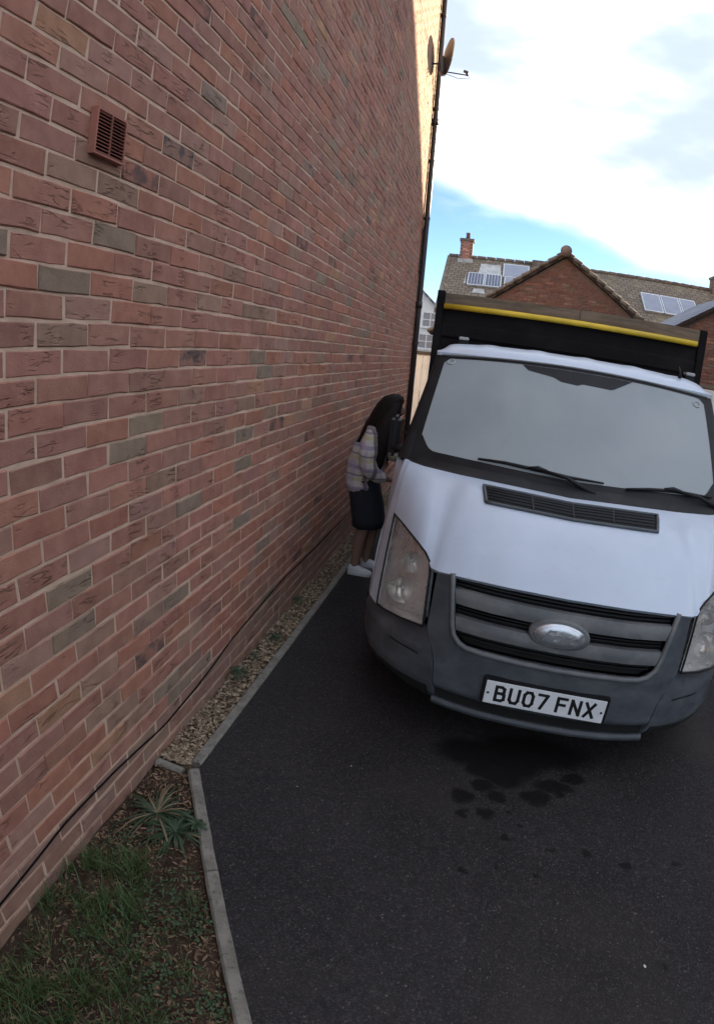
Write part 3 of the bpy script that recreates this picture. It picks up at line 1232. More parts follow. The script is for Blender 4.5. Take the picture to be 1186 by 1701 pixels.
# bumper: middle panel, cheeks either side of the grille, wrapped corners
def centre_panel(u, v):
    z = lerp(.302, .546, v)
    x = lerp(-1, 1, u) * interp(SEAM, z) * 0.995
    return (x, yface(x, z) + .014 * (1 - min(1, v * 9)), z)


patch('bumper_centre', centre_panel, 28, 20, M['bumper'], van, (0, .03, 0))
for s in (-1, 1):
    def cheek(u, v, s=s):
        z = lerp(.546, .838, v)
        x = lerp(interp(GRL, z) + .004, interp(SEAM, z) * .995, u)
        return (s * x, yface(x, z), z)
    patch('bumper_cheek', cheek, 5, 10, M['bumper'], van, (0, .03, 0))

    def corner(u, v, s=s):
        # walk along the plan curve from the seam to the wheel arch
        y_end = .640
        zt = interp([(0, .556), (.55, .508), (.75, .494), (1, .488)], u)
        zb = lerp(.199, .196, u)
        z = lerp(zb, zt, v)
        xs = interp(SEAM, z) * 1.004
        # position on plan
        t_ = u
        pts_ = [(xs, plan_y(xs))] + [q for q in PLAN if q[0] > xs + .01 and q[1] < y_end] + [(interp([(b, a) for a, b in PLAN], y_end), y_end)]
        ln = [0]
        for a, b in zip(pts_, pts_[1:]):
            ln.append(ln[-1] + math.hypot(b[0] - a[0], b[1] - a[1]))
        d = t_ * ln[-1]
        x = interp(list(zip(ln, [q[0] for q in pts_])), d)
        y = interp(list(zip(ln, [q[1] for q in pts_])), d)
        e = .02
        x2 = interp(list(zip(ln, [q[0] for q in pts_])), d + e)
        y2 = interp(list(zip(ln, [q[1] for q in pts_])), d + e)
        x1 = interp(list(zip(ln, [q[0] for q in pts_])), d - e)
        y1 = interp(list(zip(ln, [q[1] for q in pts_])), d - e)
        n = Vector((-(y2 - y1), (x2 - x1)))
        n = n.normalized() if n.length > 1e-6 else Vector((0, 1))
        off = interp([(0, .060), (.10, .020), (.20, .004), (.30, 0), (.74, 0), (.79, .004), (1, .052)], v) * lerp(.35, 1, smoothstep(0, .25, u)) + interp(LEAN, z) * (1 - smoothstep(0, .3, u))
        return (s * (x + n.x * off), y + n.y * off, z)
    c_ = patch('bumper_corner', corner, 22, 26, M['bumper'], van, (-s * .01, .03, 0))

    def low_slot(u, v, s=s):
        q = Vector(corner(lerp(.04, .66, u), lerp(.13, .27 - .08 * u, v)))
        return q + Vector((s * .002, -.006, 0))
    patch('lower_intake', low_slot, 12, 3, M['deep'], c_, (0, .012, 0))

    def crease(u, v, s=s):
        q = Vector(corner(lerp(.12, .42, u), lerp(.655, .675, v)))
        return q + Vector((0, -.0025, 0))
    patch('trim_line', crease, 8, 1, M['black'], c_)

# front skirt under the number plate
patch('lower_recess', lambda u, v: (lerp(-.490, .490, u), plan_y(lerp(-.490, .490, u)) + .036, lerp(.225, .306, v)), 24, 2, M['deep'], van)
patch('lower_lip', lambda u, v: (lerp(-.486, .486, u), plan_y(lerp(-.486, .486, u)) + interp([(0, .060), (.35, .022), (.75, .012), (1, .024)], v), lerp(.196, .248, v)), 24, 8, M['bumper'], van, (0, .06, 0))

# grille
grille = empty('grille', parent=van)
patch('backing', lambda u, v: (lerp(-1, 1, u) * (interp(GRL, lerp(.550, .850, v)) - .004), yface(lerp(-1, 1, u) * interp(GRL, lerp(.55, .85, v)), lerp(.55, .85, v)) + .045, lerp(.550, .850, v)), 20, 8, M['deep'], grille)


def face_bar(name, z0, z1, hw0, hw1, off, mat, thick=.02, nv=3, belly=.0):
    def fn(u, v):
        z = lerp(z0, z1, v)
        x = lerp(-1, 1, u) * lerp(hw0, hw1, v)
        return (x, yface(x, z) + off - belly * math.sin(v * math.pi), z)
    return patch(name, fn, 24, nv, mat, grille, (0, thick, 0))


face_bar('bar', .724, .784, .452, .466, -.003, M['grille_grey'], .03, 5, .004)
face_bar('bar', .614, .673, .432, .446, -.003, M['grille_grey'], .03, 5, .004)
for z in (.583, .596, .688, .701, .713, .797, .812):
    face_bar('louvre', z, z + .005, interp(GRL, z) - .02, interp(GRL, z) - .02, .020, M['black'], .02, 1)
ring = [(-a, z) for z, a in reversed(GRL)] + [(-.30, .5435), (-.15, .542), (0, .541), (.15, .542), (.30, .5435)] + [(a, z) for z, a in GRL]
tube('surround', [(x, yface(x, z) - .001, z) for x, z in ring], .0125, M['grille_grey'], grille, 8)

# badge: worn silver oval with a raised script
badge = empty('badge', parent=van)
by = yface(0, .694) - .016


def oval(name, rx, rz, y0, depth, mat, dome=0.0, parent=badge, cx=-.008, cz=.694):
    n, vs, fs = 40, [], []
    for j, (f, d) in enumerate(((1.0, depth), (1.0, 0.004), (.93, 0.0), (.6, -dome * .7), (.3, -dome * .95))):
        for k in range(n):
            a = math.tau * k / n
            vs.append((cx + math.cos(a) * rx * f, y0 + d, cz + math.sin(a) * rz * f))
    for j in range(4):
        for k in range(n):
            fs.append((j * n + k, j * n + (k + 1) % n, (j + 1) * n + (k + 1) % n, (j + 1) * n + k))
    fs.append(tuple(range(4 * n, 5 * n)))
    return mobj(name, vs, fs, mat, parent, True)


oval('badge_surround', .128, .068, by, .04, M['grille_grey'])
oval('badge_rim', .108, .054, by - .006, .02, M['chrome'], .003)
oval('badge_face', .097, .045, by - .0095, .01, M['chrome'], .004)


def text_mesh(name, body, size, mat, parent, loc, rot, extrude=.0008, shear=0, bold=0.0, sx=1.0, spacing=1.0):
    cu = bpy.data.curves.new(name, 'FONT')
    cu.body = body
    cu.size = size
    cu.extrude = extrude
    cu.shear = shear
    cu.offset = bold
    cu.space_character = spacing
    cu.align_x = 'CENTER'
    cu.align_y = 'CENTER'
    cu.resolution_u = 4
    tmp = bpy.data.objects.new(name, cu)
    COL.objects.link(tmp)
    dg = bpy.context.evaluated_depsgraph_get()
    me = bpy.data.meshes.new_from_object(tmp.evaluated_get(dg))
    bpy.data.objects.remove(tmp)
    me.materials.append(mat)
    o = bpy.data.objects.new(name, me)
    COL.objects.link(o)
    o.parent = parent
    o.location = loc
    o.rotation_euler = rot
    o.scale = (sx, 1, 1)
    return o


text_mesh('badge_script', 'Ford', .072, M['chrome_dark'], badge, (-.008, by - .0140, .692), (math.pi / 2, 0, 0), .0008, .45, .0008, 1.1)

# number plate
plate = empty('number_plate', parent=van)
box('plate_holder', (-.274, -.012, .326), (.274, .030, .456), M['black'], plate, .006)
box('plate_face', (-.260, -.0175, .335), (.260, -.0125, .446), M['plate'], plate, .002)
# chunky characters drawn as strokes
STROKES = {
    'B': [[(0, 0), (0, 1), (.62, 1), (.92, .90), (.92, .62), (.70, .53), (0, .53)], [(.70, .53), (1, .42), (1, .12), (.70, 0), (0, 0)]],
    'U': [[(0, 1), (0, .22), (.22, 0), (.78, 0), (1, .22), (1, 1)]],
    '0': [[(.25, 0), (.75, 0), (1, .22), (1, .78), (.75, 1), (.25, 1), (0, .78), (0, .22), (.25, 0)]],
    '7': [[(0, 1), (1, 1), (.38, 0)]],
    'F': [[(0, 0), (0, 1), (1, 1)], [(0, .53), (.85, .53)]],
    'N': [[(0, 0), (0, 1), (1, 0), (1, 1)]],
    'X': [[(0, 0), (1, 1)], [(0, 1), (1, 0)]]}
CH, CW, CT, CG = .079, .050, .0135, .011


def stroke_quads(mb, pl, x0, z0, w, h, t, y):
    for (a, b) in zip(pl, pl[1:]):
        p = Vector((x0 + a[0] * w, z0 + a[1] * h))
        q = Vector((x0 + b[0] * w, z0 + b[1] * h))
        d = (q - p).normalized()
        n = Vector((-d.y, d.x)) * t / 2
        p = p - d * t * .42
        q = q + d * t * .42
        yy = y - .00002 * len(mb.f)
        c = [p + n, q + n, q - n, p - n]
        vs = [(k.x, yy, k.y) for k in c] + [(k.x, yy + .0012, k.y) for k in c]
        mb.add(vs, [(0, 1, 2, 3), (0, 4, 5, 1), (1, 5, 6, 2), (2, 6, 7, 3), (3, 7, 4, 0)])


text = 'BU07 FNX'
total = sum((CW + CG) if ch != ' ' else .022 for ch in text) - CG
x = -total / 2
for ch in text:
    if ch == ' ':
        x += .022
        continue
    mb = MB()
    for pl in STROKES[ch]:
        stroke_quads(mb, pl, x + CT / 2, .3905 - CH / 2 + CT / 2, CW - CT, CH - CT, CT, -.0185)
    mb.build('character', M['ink'], plate)
    x += CW + CG
for sx in (-.246, .246):
    tube('screw', [(sx, -.0175, .388), (sx, -.0195, .388)], .0055, M['ink'], plate, 12)

# headlamps
HIN = [(0, (.580, 0, .566)), (.30, (.586, 0, .68)), (.62, (.592, 0, .815)), (.72, (.602, 0, .850)), (.82, (.640, 0, .885)), (.92, (.735, 0, .905)), (1, (.848, 0, .915))]
HOUT = [(0, (.846, 0, .506)), (.5, (.850, 0, .71)), (1, (.853, 0, .917))]
for s in (-1, 1):
    lamp = empty('headlamp', parent=van)

    def lampf(u, v, off=0.0, s=s, mg=0.0):
        u = lerp(mg, 1 - mg, u)
        v = lerp(mg, 1 - mg * 1.6, v)
        a, b = pinterp(HIN, v), pinterp(HOUT, v)
        q = a.lerp(b, u)
        y = yface(q.x, q.z) - .012 * math.sin(u * math.pi) * math.sin(min(1, v * 1.0) * math.pi)
        return Vector((s * q.x - s * off * .25, y + off, q.z))
    patch('housing', lambda u, v: lampf(u, v, .006), 14, 18, M['lamp_inner'], lamp, (0, -.075, 0))
    # the bowl sits behind the lens; cut the housing's front away by placing it deeper
    lamp.children[0].data.transform(Matrix.Translation((0, .085, 0)))
    patch('bowl', lambda u, v: lampf(u, v, .070, mg=.03), 12, 16, M['lamp_inner'], lamp)
    for (cu_, cv_, r_) in ((.58, .27, .066), (.46, .60, .052)):
        c0 = lampf(cu_, cv_, .062)
        vs, fs = [], []
        for i in range(7):
            an = i / 6 * 1.35
            rr, dd = r_ * math.sin(an) / math.sin(1.35), .055 * (math.cos(an) - math.cos(1.35)) / (1 - math.cos(1.35))
            for k in range(20):
                a = math.tau * k / 20
                vs.append((c0.x + math.cos(a) * rr, c0.y + dd - .03 + s * 0, c0.z + math.sin(a) * rr))
        for i in range(6):
            for k in range(20):
                fs.append((i * 20 + k, i * 20 + (k + 1) % 20, (i + 1) * 20 + (k + 1) % 20, (i + 1) * 20 + k))
        mobj('reflector', vs, fs, M['reflector'], lamp, True)
        tube('bulb', [(c0.x, c0.y + .02, c0.z), (c0.x, c0.y - .012, c0.z)], [.012, .009], M['chrome'], lamp, 10)
    patch('indicator', lambda u, v: lampf(lerp(.12, .40, u), lerp(.70, .86, v), .045), 5, 4, M['reflector'], lamp)
    patch('lens', lambda u, v: lampf(u, v, 0, mg=.012), 16, 20, M['lens'], lamp)
    # dark gasket round the lens
    loop = [lampf(0, v / 14, .0) for v in range(15)] + [lampf(u / 4, 1, .0) for u in range(1, 5)] + [lampf(1, 1 - v / 14, .0) for v in range(1, 15)] + [lampf(1 - u / 8, 0, .0) for u in range(1, 9)]
    tube('gasket', loop + [loop[0]], .0048, M['deep'], lamp, 6)

# front wings and doors
WING_IN = [(0, (.853, 0, .500)), (.35, (.857, 0, .66)), (.68, (.860, .626, .915)), (.84, (.862, .76, 1.030)), (1, (.868, .945, 1.128))]
for s in (-1, 1):
    def wing(u, v, s=s):
        a = pinterp(WING_IN, v)
        if v < .66:
            a.y = yface(a.x - .004, a.z) + .004
        if abs(v - .68) < 1e-3:
            pass
        z = a.z
        # silhouette curve of the wing and the flank behind it
        sil = Vector((interp([(.50, .932), (.80, .938), (1.08, .918), (1.13, .905)], z), interp([(.50, .585), (.80, .80), (1.08, .985), (1.13, 1.03)], z), z - .012))
        side = Vector((interp([(.50, .978), (.80, .985), (1.10, .962), (1.13, .958)], z), 1.06, z - .02))
        mid = a.lerp(sil, .5) + Vector((.012, -.012, .012))
        if u < .3:
            p = a.lerp(mid, u / .3)
        elif u < .6:
            p = mid.lerp(sil, (u - .3) / .3)
        else:
            p = sil.lerp(side, (u - .6) / .4)
        # wheel arch cut
        zl = .335 + math.sqrt(max(0, .415 ** 2 - (p.y - .99) ** 2)) if abs(p.y - .99) < .415 else 0
        if p.z < zl:
            p.z = zl
        return (s * p.x, p.y, p.z)
    patch('front_wing', wing, 18, 22, M['white'], van, (-s * .015, .02, -.004))
    patch('cab_door', lambda u, v, s=s: (s * interp([(0, .976), (.55, .986), (1, .958)], v), lerp(1.066, 2.10, u), max(lerp(.36, 1.128, v), (.335 + math.sqrt(max(0, .415 ** 2 - (lerp(1.066, 2.10, u) - .99) ** 2))) if abs(lerp(1.066, 2.10, u) - .99) < .415 else 0)),
          16, 12, M['white'], van, (-s * .02, 0, 0))
    patch('door_window', lambda u, v, s=s: (s * lerp(.955, .868, v), lerp(lerp(1.06, 1.58, v), 2.06, u), lerp(1.135, 1.690, v)), 6, 8, M['glass'], van, (-s * .012, 0, 0))
    box('door_handle', (min(s * .985, s * 1.012), 1.80, .965), (max(s * .985, s * 1.012), 1.95, 1.00), M['black'], van, .006)
    # screen pillar, black like the glass surround
    PB, PT = Vector((.868, .985, 1.128)), Vector((.832, 1.515, 1.722))
    QB, QT = Vector((.958, 1.065, 1.120)), Vector((.872, 1.600, 1.705))

    def pillar(u, v, s=s):
        a, b = PB.lerp(PT, v), QB.lerp(QT, v)
        q = a.lerp(b, u)
        q = q + Vector((.018, -.018, .008)) * math.sin(u * math.pi)
        return (s * q.x, q.y, q.z)
    patch('screen_pillar', pillar, 8, 12, M['black'], van, (-s * .03, .04, 0))
    # wing mirror
    mir = empty('wing_mirror', parent=van)
    cxm = s * 1.022
    m_ = MB()
    m_.box((-.030, -.085, -.120), (.030, .085, .120), Matrix.Translation((cxm, 1.27, 1.215)) @ Matrix.Rotation(-s * .10, 4, 'Z'))
    m_.build('mirror_case', M['black'], mir, bevel=.022)
    box('mirror_glass', (min(cxm - s * .030, cxm - s * .034), 1.20, 1.12), (max(cxm - s * .030, cxm - s * .034), 1.34, 1.31), M['glass'], mir)
    tube('mirror_arm', [(s * .93, 1.19, 1.15), (s * .975, 1.19, 1.15), (cxm, 1.21, 1.15)], [.03, .026, .022], M['black'], mir, 10)

# bonnet
BF = [(0, (0, .052, .850)), (.30, (.26, .066, .849)), (.52, (.45, .095, .846)), (.64, (.555, .128, .840)), (.70, (.588, .160, .838)), (.76, (.606, .190, .858)),
      (.84, (.652, .255, .897)), (.92, (.742, .395, .918)), (1, (.853, .600, .926))]
BR = [(0, (0, .700, 1.122)), (.39, (.33, .720, 1.132)), (.68, (.58, .795, 1.128)), (.91, (.78, .865, 1.130)), (1, (.860, .935, 1.132))]


def bonnet(u, v, lift=0.0):
    w = lerp(-1, 1, u)
    s = -1 if w < 0 else 1
    f, r = pinterp(BF, abs(w)), pinterp(BR, abs(w))
    q = f.lerp(r, v)
    bulge = .245 * v * (1 - v) * (1 - .30 * smoothstep(.55, 1.0, abs(w)))
    bulge -= .006 * smoothstep(.60, .66, abs(w)) * math.sin(math.pi * v) * (1 - smoothstep(.8, 1, abs(w)))
    nose = .016 * (1 - v) ** 6
    return Vector((s * q.x, q.y + nose * .2, q.z + bulge - nose * .6 + lift))


patch('bonnet', bonnet, 60, 26, M['white'], van, (0, .02, -.018))
# air intake on the bonnet
intake = empty('bonnet_intake', parent=van)


def ib(u, v, lift):
    vv = lerp(.60, .845, v)
    hw_ = lerp(.408, .436, v)
    # find the bonnet parameter whose x is what we want
    x = lerp(-hw_, hw_, u)
    lo, hi = 0.0, 1.0
    for _ in range(26):
        md = (lo + hi) / 2
        if abs(bonnet(md * .5 + .5, vv).x) < abs(x):
            lo = md
        else:
            hi = md
    uu = .5 + .5 * lo * (1 if x > 0 else -1)
    return bonnet(uu, vv, lift)


patch('intake_tray', lambda u, v: ib(u, v, .002), 30, 5, M['deep'], intake)
fr = [ib(u / 24, 0, .006) for u in range(25)] + [ib(1, v / 4, .006) for v in range(1, 5)] + [ib(1 - u / 24, 1, .006) for u in range(1, 25)] + [ib(0, 1 - v / 4, .006) for v in range(1, 5)]
tube('intake_frame', fr, .0085, M['bumper'], intake, 8)
for v in (.24, .42, .60, .78):
    patch('intake_slat', lambda u, w, v=v: ib(lerp(.02, .98, u), v + .05 * w, .006 + .004 * w), 20, 1, M['black'], intake, (0, 0, -.006))
for u in (.27, .5, .73):
    patch('intake_web', lambda w, v, u=u: ib(u + .008 * w, lerp(.1, .9, v), .009), 1, 4, M['black'], intake, (0, 0, -.006))

# scuttle, windscreen and its black surround


def scr(u, v, lift=0.0):
    w = lerp(-1, 1, u)
    a = Vector((.872 * w, .850 + .150 * w * w, 1.140 + .006 * w * w))
    b = Vector((.832 * w, 1.450 + .070 * w * w, 1.757 - .036 * w * w))
    q = a.lerp(b, v)
    bow = math.sin(v * math.pi) * .012
    return q + Vector((0, -.72, .70)) * (bow + lift)


def scuttle(u, v):
    w = lerp(-1, 1, u)
    r = pinterp(BR, abs(w))
    a = Vector((r.x * (1 if w > 0 else -1), r.y + .002, r.z - .012))
    b = scr(u, .0)
    q = a.lerp(b, v)
    q.z += -.012 * math.sin(v * math.pi) + .012 * v
    return q


patch('scuttle_panel', scuttle, 40, 6, M['black'], van, (0, .02, -.02))
screen = empty('windscreen', parent=van)
patch('screen_glass', lambda u, v: scr(u, v), 40, 24, M['fog'], screen, (0, .02, -.02))


def frit_band(name, inner, outer, n):
    vs, fs = [], []
    for i in range(n + 1):
        t_ = i / n
        vs += [scr(*outer(t_), .0018), scr(*inner(t_), .0018)]
    fs = [(2 * i, 2 * i + 1, 2 * i + 3, 2 * i + 2) for i in range(n)]
    return mobj(name, vs, fs, M['black'], screen, True)


def in_low(u):
    w = abs(2 * u - 1)
    return .080 - .028 * (1 - w) ** 1.5 + .13 * smoothstep(.80, .985, w) ** 3


frit_band('frit', lambda t_: (t_, in_low(t_)), lambda t_: (t_, .0), 220)
frit_band('frit', lambda t_: (t_, .972 - .05 * smoothstep(.90, .972, abs(2 * t_ - 1)) ** 3), lambda t_: (t_, 1.0), 60)
frit_band('frit', lambda t_: (.016, lerp(in_low(.016) - .01, .93, t_)), lambda t_: (.0, lerp(.0, .999, t_)), 20)
frit_band('frit', lambda t_: (.984, lerp(in_low(.984) - .01, .93, t_)), lambda t_: (1.0, lerp(.0, .999, t_)), 20)
# shaded patch round the mirror mount
outl = [(-.335, .967), (-.298, .915), (-.165, .880), (-.125, .838), (-.030, .818), (-.002, .838), (.165, .835), (.315, .893), (.345, .967)]
outl = [(-.335, .967), (-.298, .918), (-.140, .880), (-.095, .848), (.005, .836), (.035, .856), (.215, .848), (.268, .895), (.345, .967)]
vs = []
NX = 40
for i in range(NX + 1):
    x = lerp(-.335, .345, i / NX)
    u = .5 + .5 * x / .85
    vs += [scr(u, .968, .0014), scr(u, interp(outl, x), .0014)]
mobj('mirror_patch', vs, [(2 * i, 2 * i + 1, 2 * i + 3, 2 * i + 2) for i in range(NX)], M['black'], screen, True)
for (u, v) in ((.042, .935), (.952, .90)):
    c0 = scr(u, v, .003)
    ex = (scr(u + .01, v) - scr(u, v)).normalized()
    ey = (scr(u, v + .01) - scr(u, v)).normalized()
    rg = [c0 + ex * math.cos(a) * .022 + ey * math.sin(a) * .022 for a in [math.tau * k / 20 for k in range(21)]]
    tube('disc_holder', rg, .0032, M['label_pale'], screen, 6)
# wipers
for pts_ in ((( .215, .084), (.30, .092), (.40, .082), (.50, .070), (.605, .068)), ((.675, .052), (.75, .075), (.83, .088), (.90, .082), (.97, .075))):
    wp = empty('wiper', parent=van)
    tube('blade', [scr(u, v, .012) for u, v in pts_], [.006, .009, .010, .008, .005], M['black'], wp, 6)
    u, v = pts_[2]
    tube('arm', [scr(u + .18, -.02, .006), scr(u + .09, v * .6, .030), scr(u, v, .022)], [.014, .010, .008], M['black'], wp, 6)
    tube('hinge', [scr(u - .03, v, .016), scr(u, v + .004, .022), scr(u + .03, v, .016)], [.008, .014, .008], M['black'], wp, 8)

# roof with pressed ribs


def roof(u, v):
    w = lerp(-1, 1, u)
    a = abs(w)
    y = lerp(1.452 + .072 * w * w, 2.16, v)
    x = w * lerp(.868, .885, min(1, v * 3))
    crown = interp([(0, 0), (.06, .030), (.14, .052), (.30, .072), (.55, .082), (1, .086)], v)
    z = 1.757 - .012 * w * w + crown * (1 - .30 * a ** 4) - .055 * smoothstep(.88, 1.0, a) ** 2 * min(1, v * 4)
    rib = 0.006 * smoothstep(.05, .25, v) * max(0, math.sin(w * 5.5 * math.pi)) ** 1.5 * (1 - smoothstep(.85, .97, a))
    return (x, y, z + rib)


patch('roof', roof, 80, 18, M['white'], van, (0, .0, -.02))
tube('roof_seal', [scr(u / 20, 1.0, .004) for u in range(21)], .007, M['grille_grey'], van, 6)
box('cab_back', (-.86, 2.10, .55), (.86, 2.16, 1.80), M['white'], van)
box('cab_floor', (-.80, .42, .30), (.80, 2.10, .62), M['deep'], van)
box('engine_bay_blocker', (-.50, .16, .26), (.50, .70, .80), M['deep'], van)  # solid black box in the engine bay, added to block light
box('dashboard', (-.80, .98, .62), (.80, 1.25, 1.10), M['deep'], van, .03)
tube('aerial', [(.672, 1.64, 1.815), (.672, 1.63, 1.840), (.664, 1.66, 1.885)], [.013, .008, .003], M['black'], van, 8)
for x in (-.775, .900):
    br = empty('roof_marker', parent=van)
    box('marker_base', (x - .035, 2.20, 1.80), (x + .035, 2.30, 1.855), M['black'], br, .006)
    box('marker_lens', (x - .034, 2.195, 1.857), (x + .034, 2.29, 1.880), M['label_pale'], br, .005)

# chassis, wheels, tipper body
for s in (-1, 1):
    box('chassis_rail', (min(s * .36, s * .46), .7, .42), (max(s * .36, s * .46), 5.2, .58), M['deep'], van)


def wheel(x, y, r, w, s):
    wh = empty('wheel', parent=van)
    vs, fs = [], []
    prof = [(0.62, -w / 2), (.90, -w / 2), (.97, -w * .42), (1, -w * .25), (1, w * .25), (.97, w * .42), (.90, w / 2), (.62, w / 2)]
    N = 32
    for (rr, dx) in prof:
        for k in range(N):
            a = math.tau * k / N
            vs.append((x + dx, y + math.cos(a) * r * rr, r + math.sin(a) * r * rr))
    for j in range(len(prof) - 1):
        for k in range(N):
            fs.append((j * N + k, j * N + (k + 1) % N, (j + 1) * N + (k + 1) % N, (j + 1) * N + k))
    mobj('tyre', vs, fs, M['rubber'], wh, True)
    tube('rim', [(x - s * .02, y, r), (x + s * .03, y, r), (x + s * .05, y, r)], [r * .64, r * .62, r * .30], M['steel'], wh, 24)


for s in (-1, 1):
    wheel(s * .86, .99, .335, .205, s)
    wheel(s * .88, 4.05, .335, .205, s)

BED_Y0, BED_Y1 = 2.36, 5.05
box('load_floor', (-1.02, BED_Y0 + .08, .86), (1.02, BED_Y1, .92), M['tipper_black'], van)
for s in (-1, 1):
    for i in range(3):
        box('side_board', (min(s * .995, s * 1.025), BED_Y0 + .10, .925 + i * .15), (max(s * .995, s * 1.025), BED_Y1, 1.065 + i * .15), M['tipper_black'], van, .006)
    box('headboard_post', (min(s * .972, s * 1.030), BED_Y0 + .005, .86), (max(s * .972, s * 1.030), BED_Y0 + .075, 2.215), M['tipper_black'], van, .006)
for i in range(3):
    box('tail_board', (-1.0, BED_Y1 - .03, .925 + i * .15), (1.0, BED_Y1, 1.065 + i * .15), M['tipper_black'], van, .006)
# headboard: ribbed black steel sheet, yellow rail, two weathered planks on top
mb = MB()
zs = [.92, 1.30, 1.50, 1.66, 1.68, 1.76, 1.78, 1.86, 1.88, 1.96, 1.98, 2.04, 2.085]
of = [0, 0, 0, 0, -.014, -.014, 0, 0, -.014, -.014, 0, 0, 0]
vs = []
for z, o_ in zip(zs, of):
    vs += [(-.971, BED_Y0 + .035 + o_, z), (.971, BED_Y0 + .035 + o_, z)]
mb.add(vs, [(2 * i, 2 * i + 1, 2 * i + 3, 2 * i + 2) for i in range(len(zs) - 1)])
mb.box((-.971, BED_Y0 + .05, .92), (.971, BED_Y0 + .06, 2.085))
mb.build('headboard', M['tipper_black'], van)
tube('yellow_rail', [(-.968, BED_Y0 - .002, 2.103), (-.5, BED_Y0 - .004, 2.103), (0, BED_Y0 - .002, 2.104), (.5, BED_Y0 - .004, 2.102), (.955, BED_Y0 - .002, 2.102)], .0215, M['yellow'], van, 14)
for (x0, x1, dz, dy) in ((-.969, .048, 0, 0), (.053, 1.015, .004, .004)):
    b = box('top_plank', (x0, BED_Y0 + .012 + dy, 2.090), (x1, BED_Y0 + .052 + dy, 2.205 + dz), M['plank'], van, .004)
box('post_cap', (-1.031, BED_Y0 + .002, 2.16), (-.975, BED_Y0 + .078, 2.222), M['tipper_black'], van, .004)

# ------------------------------------------------------------------ person leaning at the cab door


def skin_mesh(name, verts, edges, radii, mat, parent=None, sub=2, root=0):
    me = bpy.data.meshes.new(name)
    me.from_pydata([tuple(v) for v in verts], edges, [])
    o = bpy.data.objects.new(name, me)
    COL.objects.link(o)
    sk = o.modifiers.new('Skin', 'SKIN')
    sk.use_smooth_shade = True
    for i, r in enumerate(radii):
        d = me.skin_vertices[0].data[i]
        d.radius = r if isinstance(r, tuple) else (r, r)
        d.use_root = (i == root)
    ss = o.modifiers.new('Sub', 'SUBSURF')
    ss.levels = sub
    ss.render_levels = sub
    dg = bpy.context.evaluated_depsgraph_get()
    new = bpy.data.meshes.new_from_object(o.evaluated_get(dg))
    bpy.data.objects.remove(o)
    new.polygons.foreach_set('use_smooth', [True] * len(new.polygons))
    new.materials.clear()
    new.materials.append(mat)
    r_ = bpy.data.objects.new(name, new)
    COL.objects.link(r_)
    if parent:
        r_.parent = parent
    return r_


def skin_tone():
    t = NT('skin')
    t.set('Base Color', (0.26, 0.15, 0.11))
    t.set('Roughness', 0.55)
    return t.m


M['skin'] = skin_tone()
M['skirt'] = simple('dark_navy_cloth', (0.016, 0.017, 0.026), 0.9, bump=0.3)
M['shoe'] = simple('white_trainer', (0.62, 0.62, 0.66), 0.6)
M['sole'] = simple('trainer_sole', (0.5, 0.5, 0.52), 0.7)


def hair_mat():
    t = NT('dark_hair')
    p = t.objc()
    n = t.noise(t.mapped(p, (60, 60, 4)), 3.0, 4)
    t.set('Base Color', t.mix(n, (0.006, 0.0045, 0.0045), (0.022, 0.014, 0.011)))
    t.set('Roughness', 0.6)
    t.set('Specular IOR Level', 0.15)
    t.bump(n, 0.6, 0.004)
    return t.m


M['hair'] = hair_mat()


def plaid_mat():
    t = NT('plaid_fleece')
    p = t.objc()
    sep = t.node('ShaderNodeSeparateXYZ')
    t.l.new(p, sep.inputs[0])
    wob = t.math('MULTIPLY', t.math('SUBTRACT', t.noise(p, 14, 3), 0.5), 0.02)
    z = t.math('ADD', sep.outputs['Z'], wob)
    hx = t.math('ADD', t.math('ADD', t.math('MULTIPLY', sep.outputs['X'], 0.75), t.math('MULTIPLY', sep.outputs['Y'], 0.75)), wob)

    def band(v, period, lo, hi, phase=0.0):
        f = t.math('FRACT', t.math('ADD', t.math('DIVIDE', v, period), phase))
        a = t.ramp(f, lo - .03, lo + .03)
        b = t.ramp(f, hi - .03, hi + .03, 1.0, 0.0)
        return t.math('MULTIPLY', a, b)
    c = t.mix(t.noise(p, 40, 4), (0.52, 0.48, 0.45), (0.68, 0.64, 0.60))
    c = t.mix(t.math('MULTIPLY', band(z, .17, .14, .32), .65), c, (0.25, 0.17, 0.34))
    c = t.mix(t.math('MULTIPLY', band(z, .17, .58, .74), .7), c, (0.55, 0.47, 0.20))
    c = t.mix(t.math('MULTIPLY', band(hx, .13, .12, .38), .85), c, (0.15, 0.10, 0.13))
    c = t.mix(t.math('MULTIPLY', band(hx, .13, .62, .74), .55), c, (0.40, 0.30, 0.45))
    c = t.mix(t.math('MULTIPLY', band(z, .17, .82, .90), .7), c, (0.12, 0.085, 0.10))
    t.set('Base Color', c)
    t.set('Roughness', 0.95)
    t.set('Sheen Weight', 0.2)
    t.bump(t.noise(p, 160, 4), 0.7, 0.006)
    return t.m


M['plaid'] = plaid_mat()

PX, PY, PZ = 0.290, 3.40, -0.05
per = empty('person', (PX, PY, PZ))
tag(per, 'person with long dark hair in a plaid fleece leaning at the van door', 'person')
# skeleton, relative to the feet; facing +x (the van), back towards the wall
V, E_, Rr = [], [], []


def jt(p, r, link=None):
    V.append(Vector(p))
    Rr.append(r)
    if link is not None:
        E_.append((link, len(V) - 1))
    return len(V) - 1


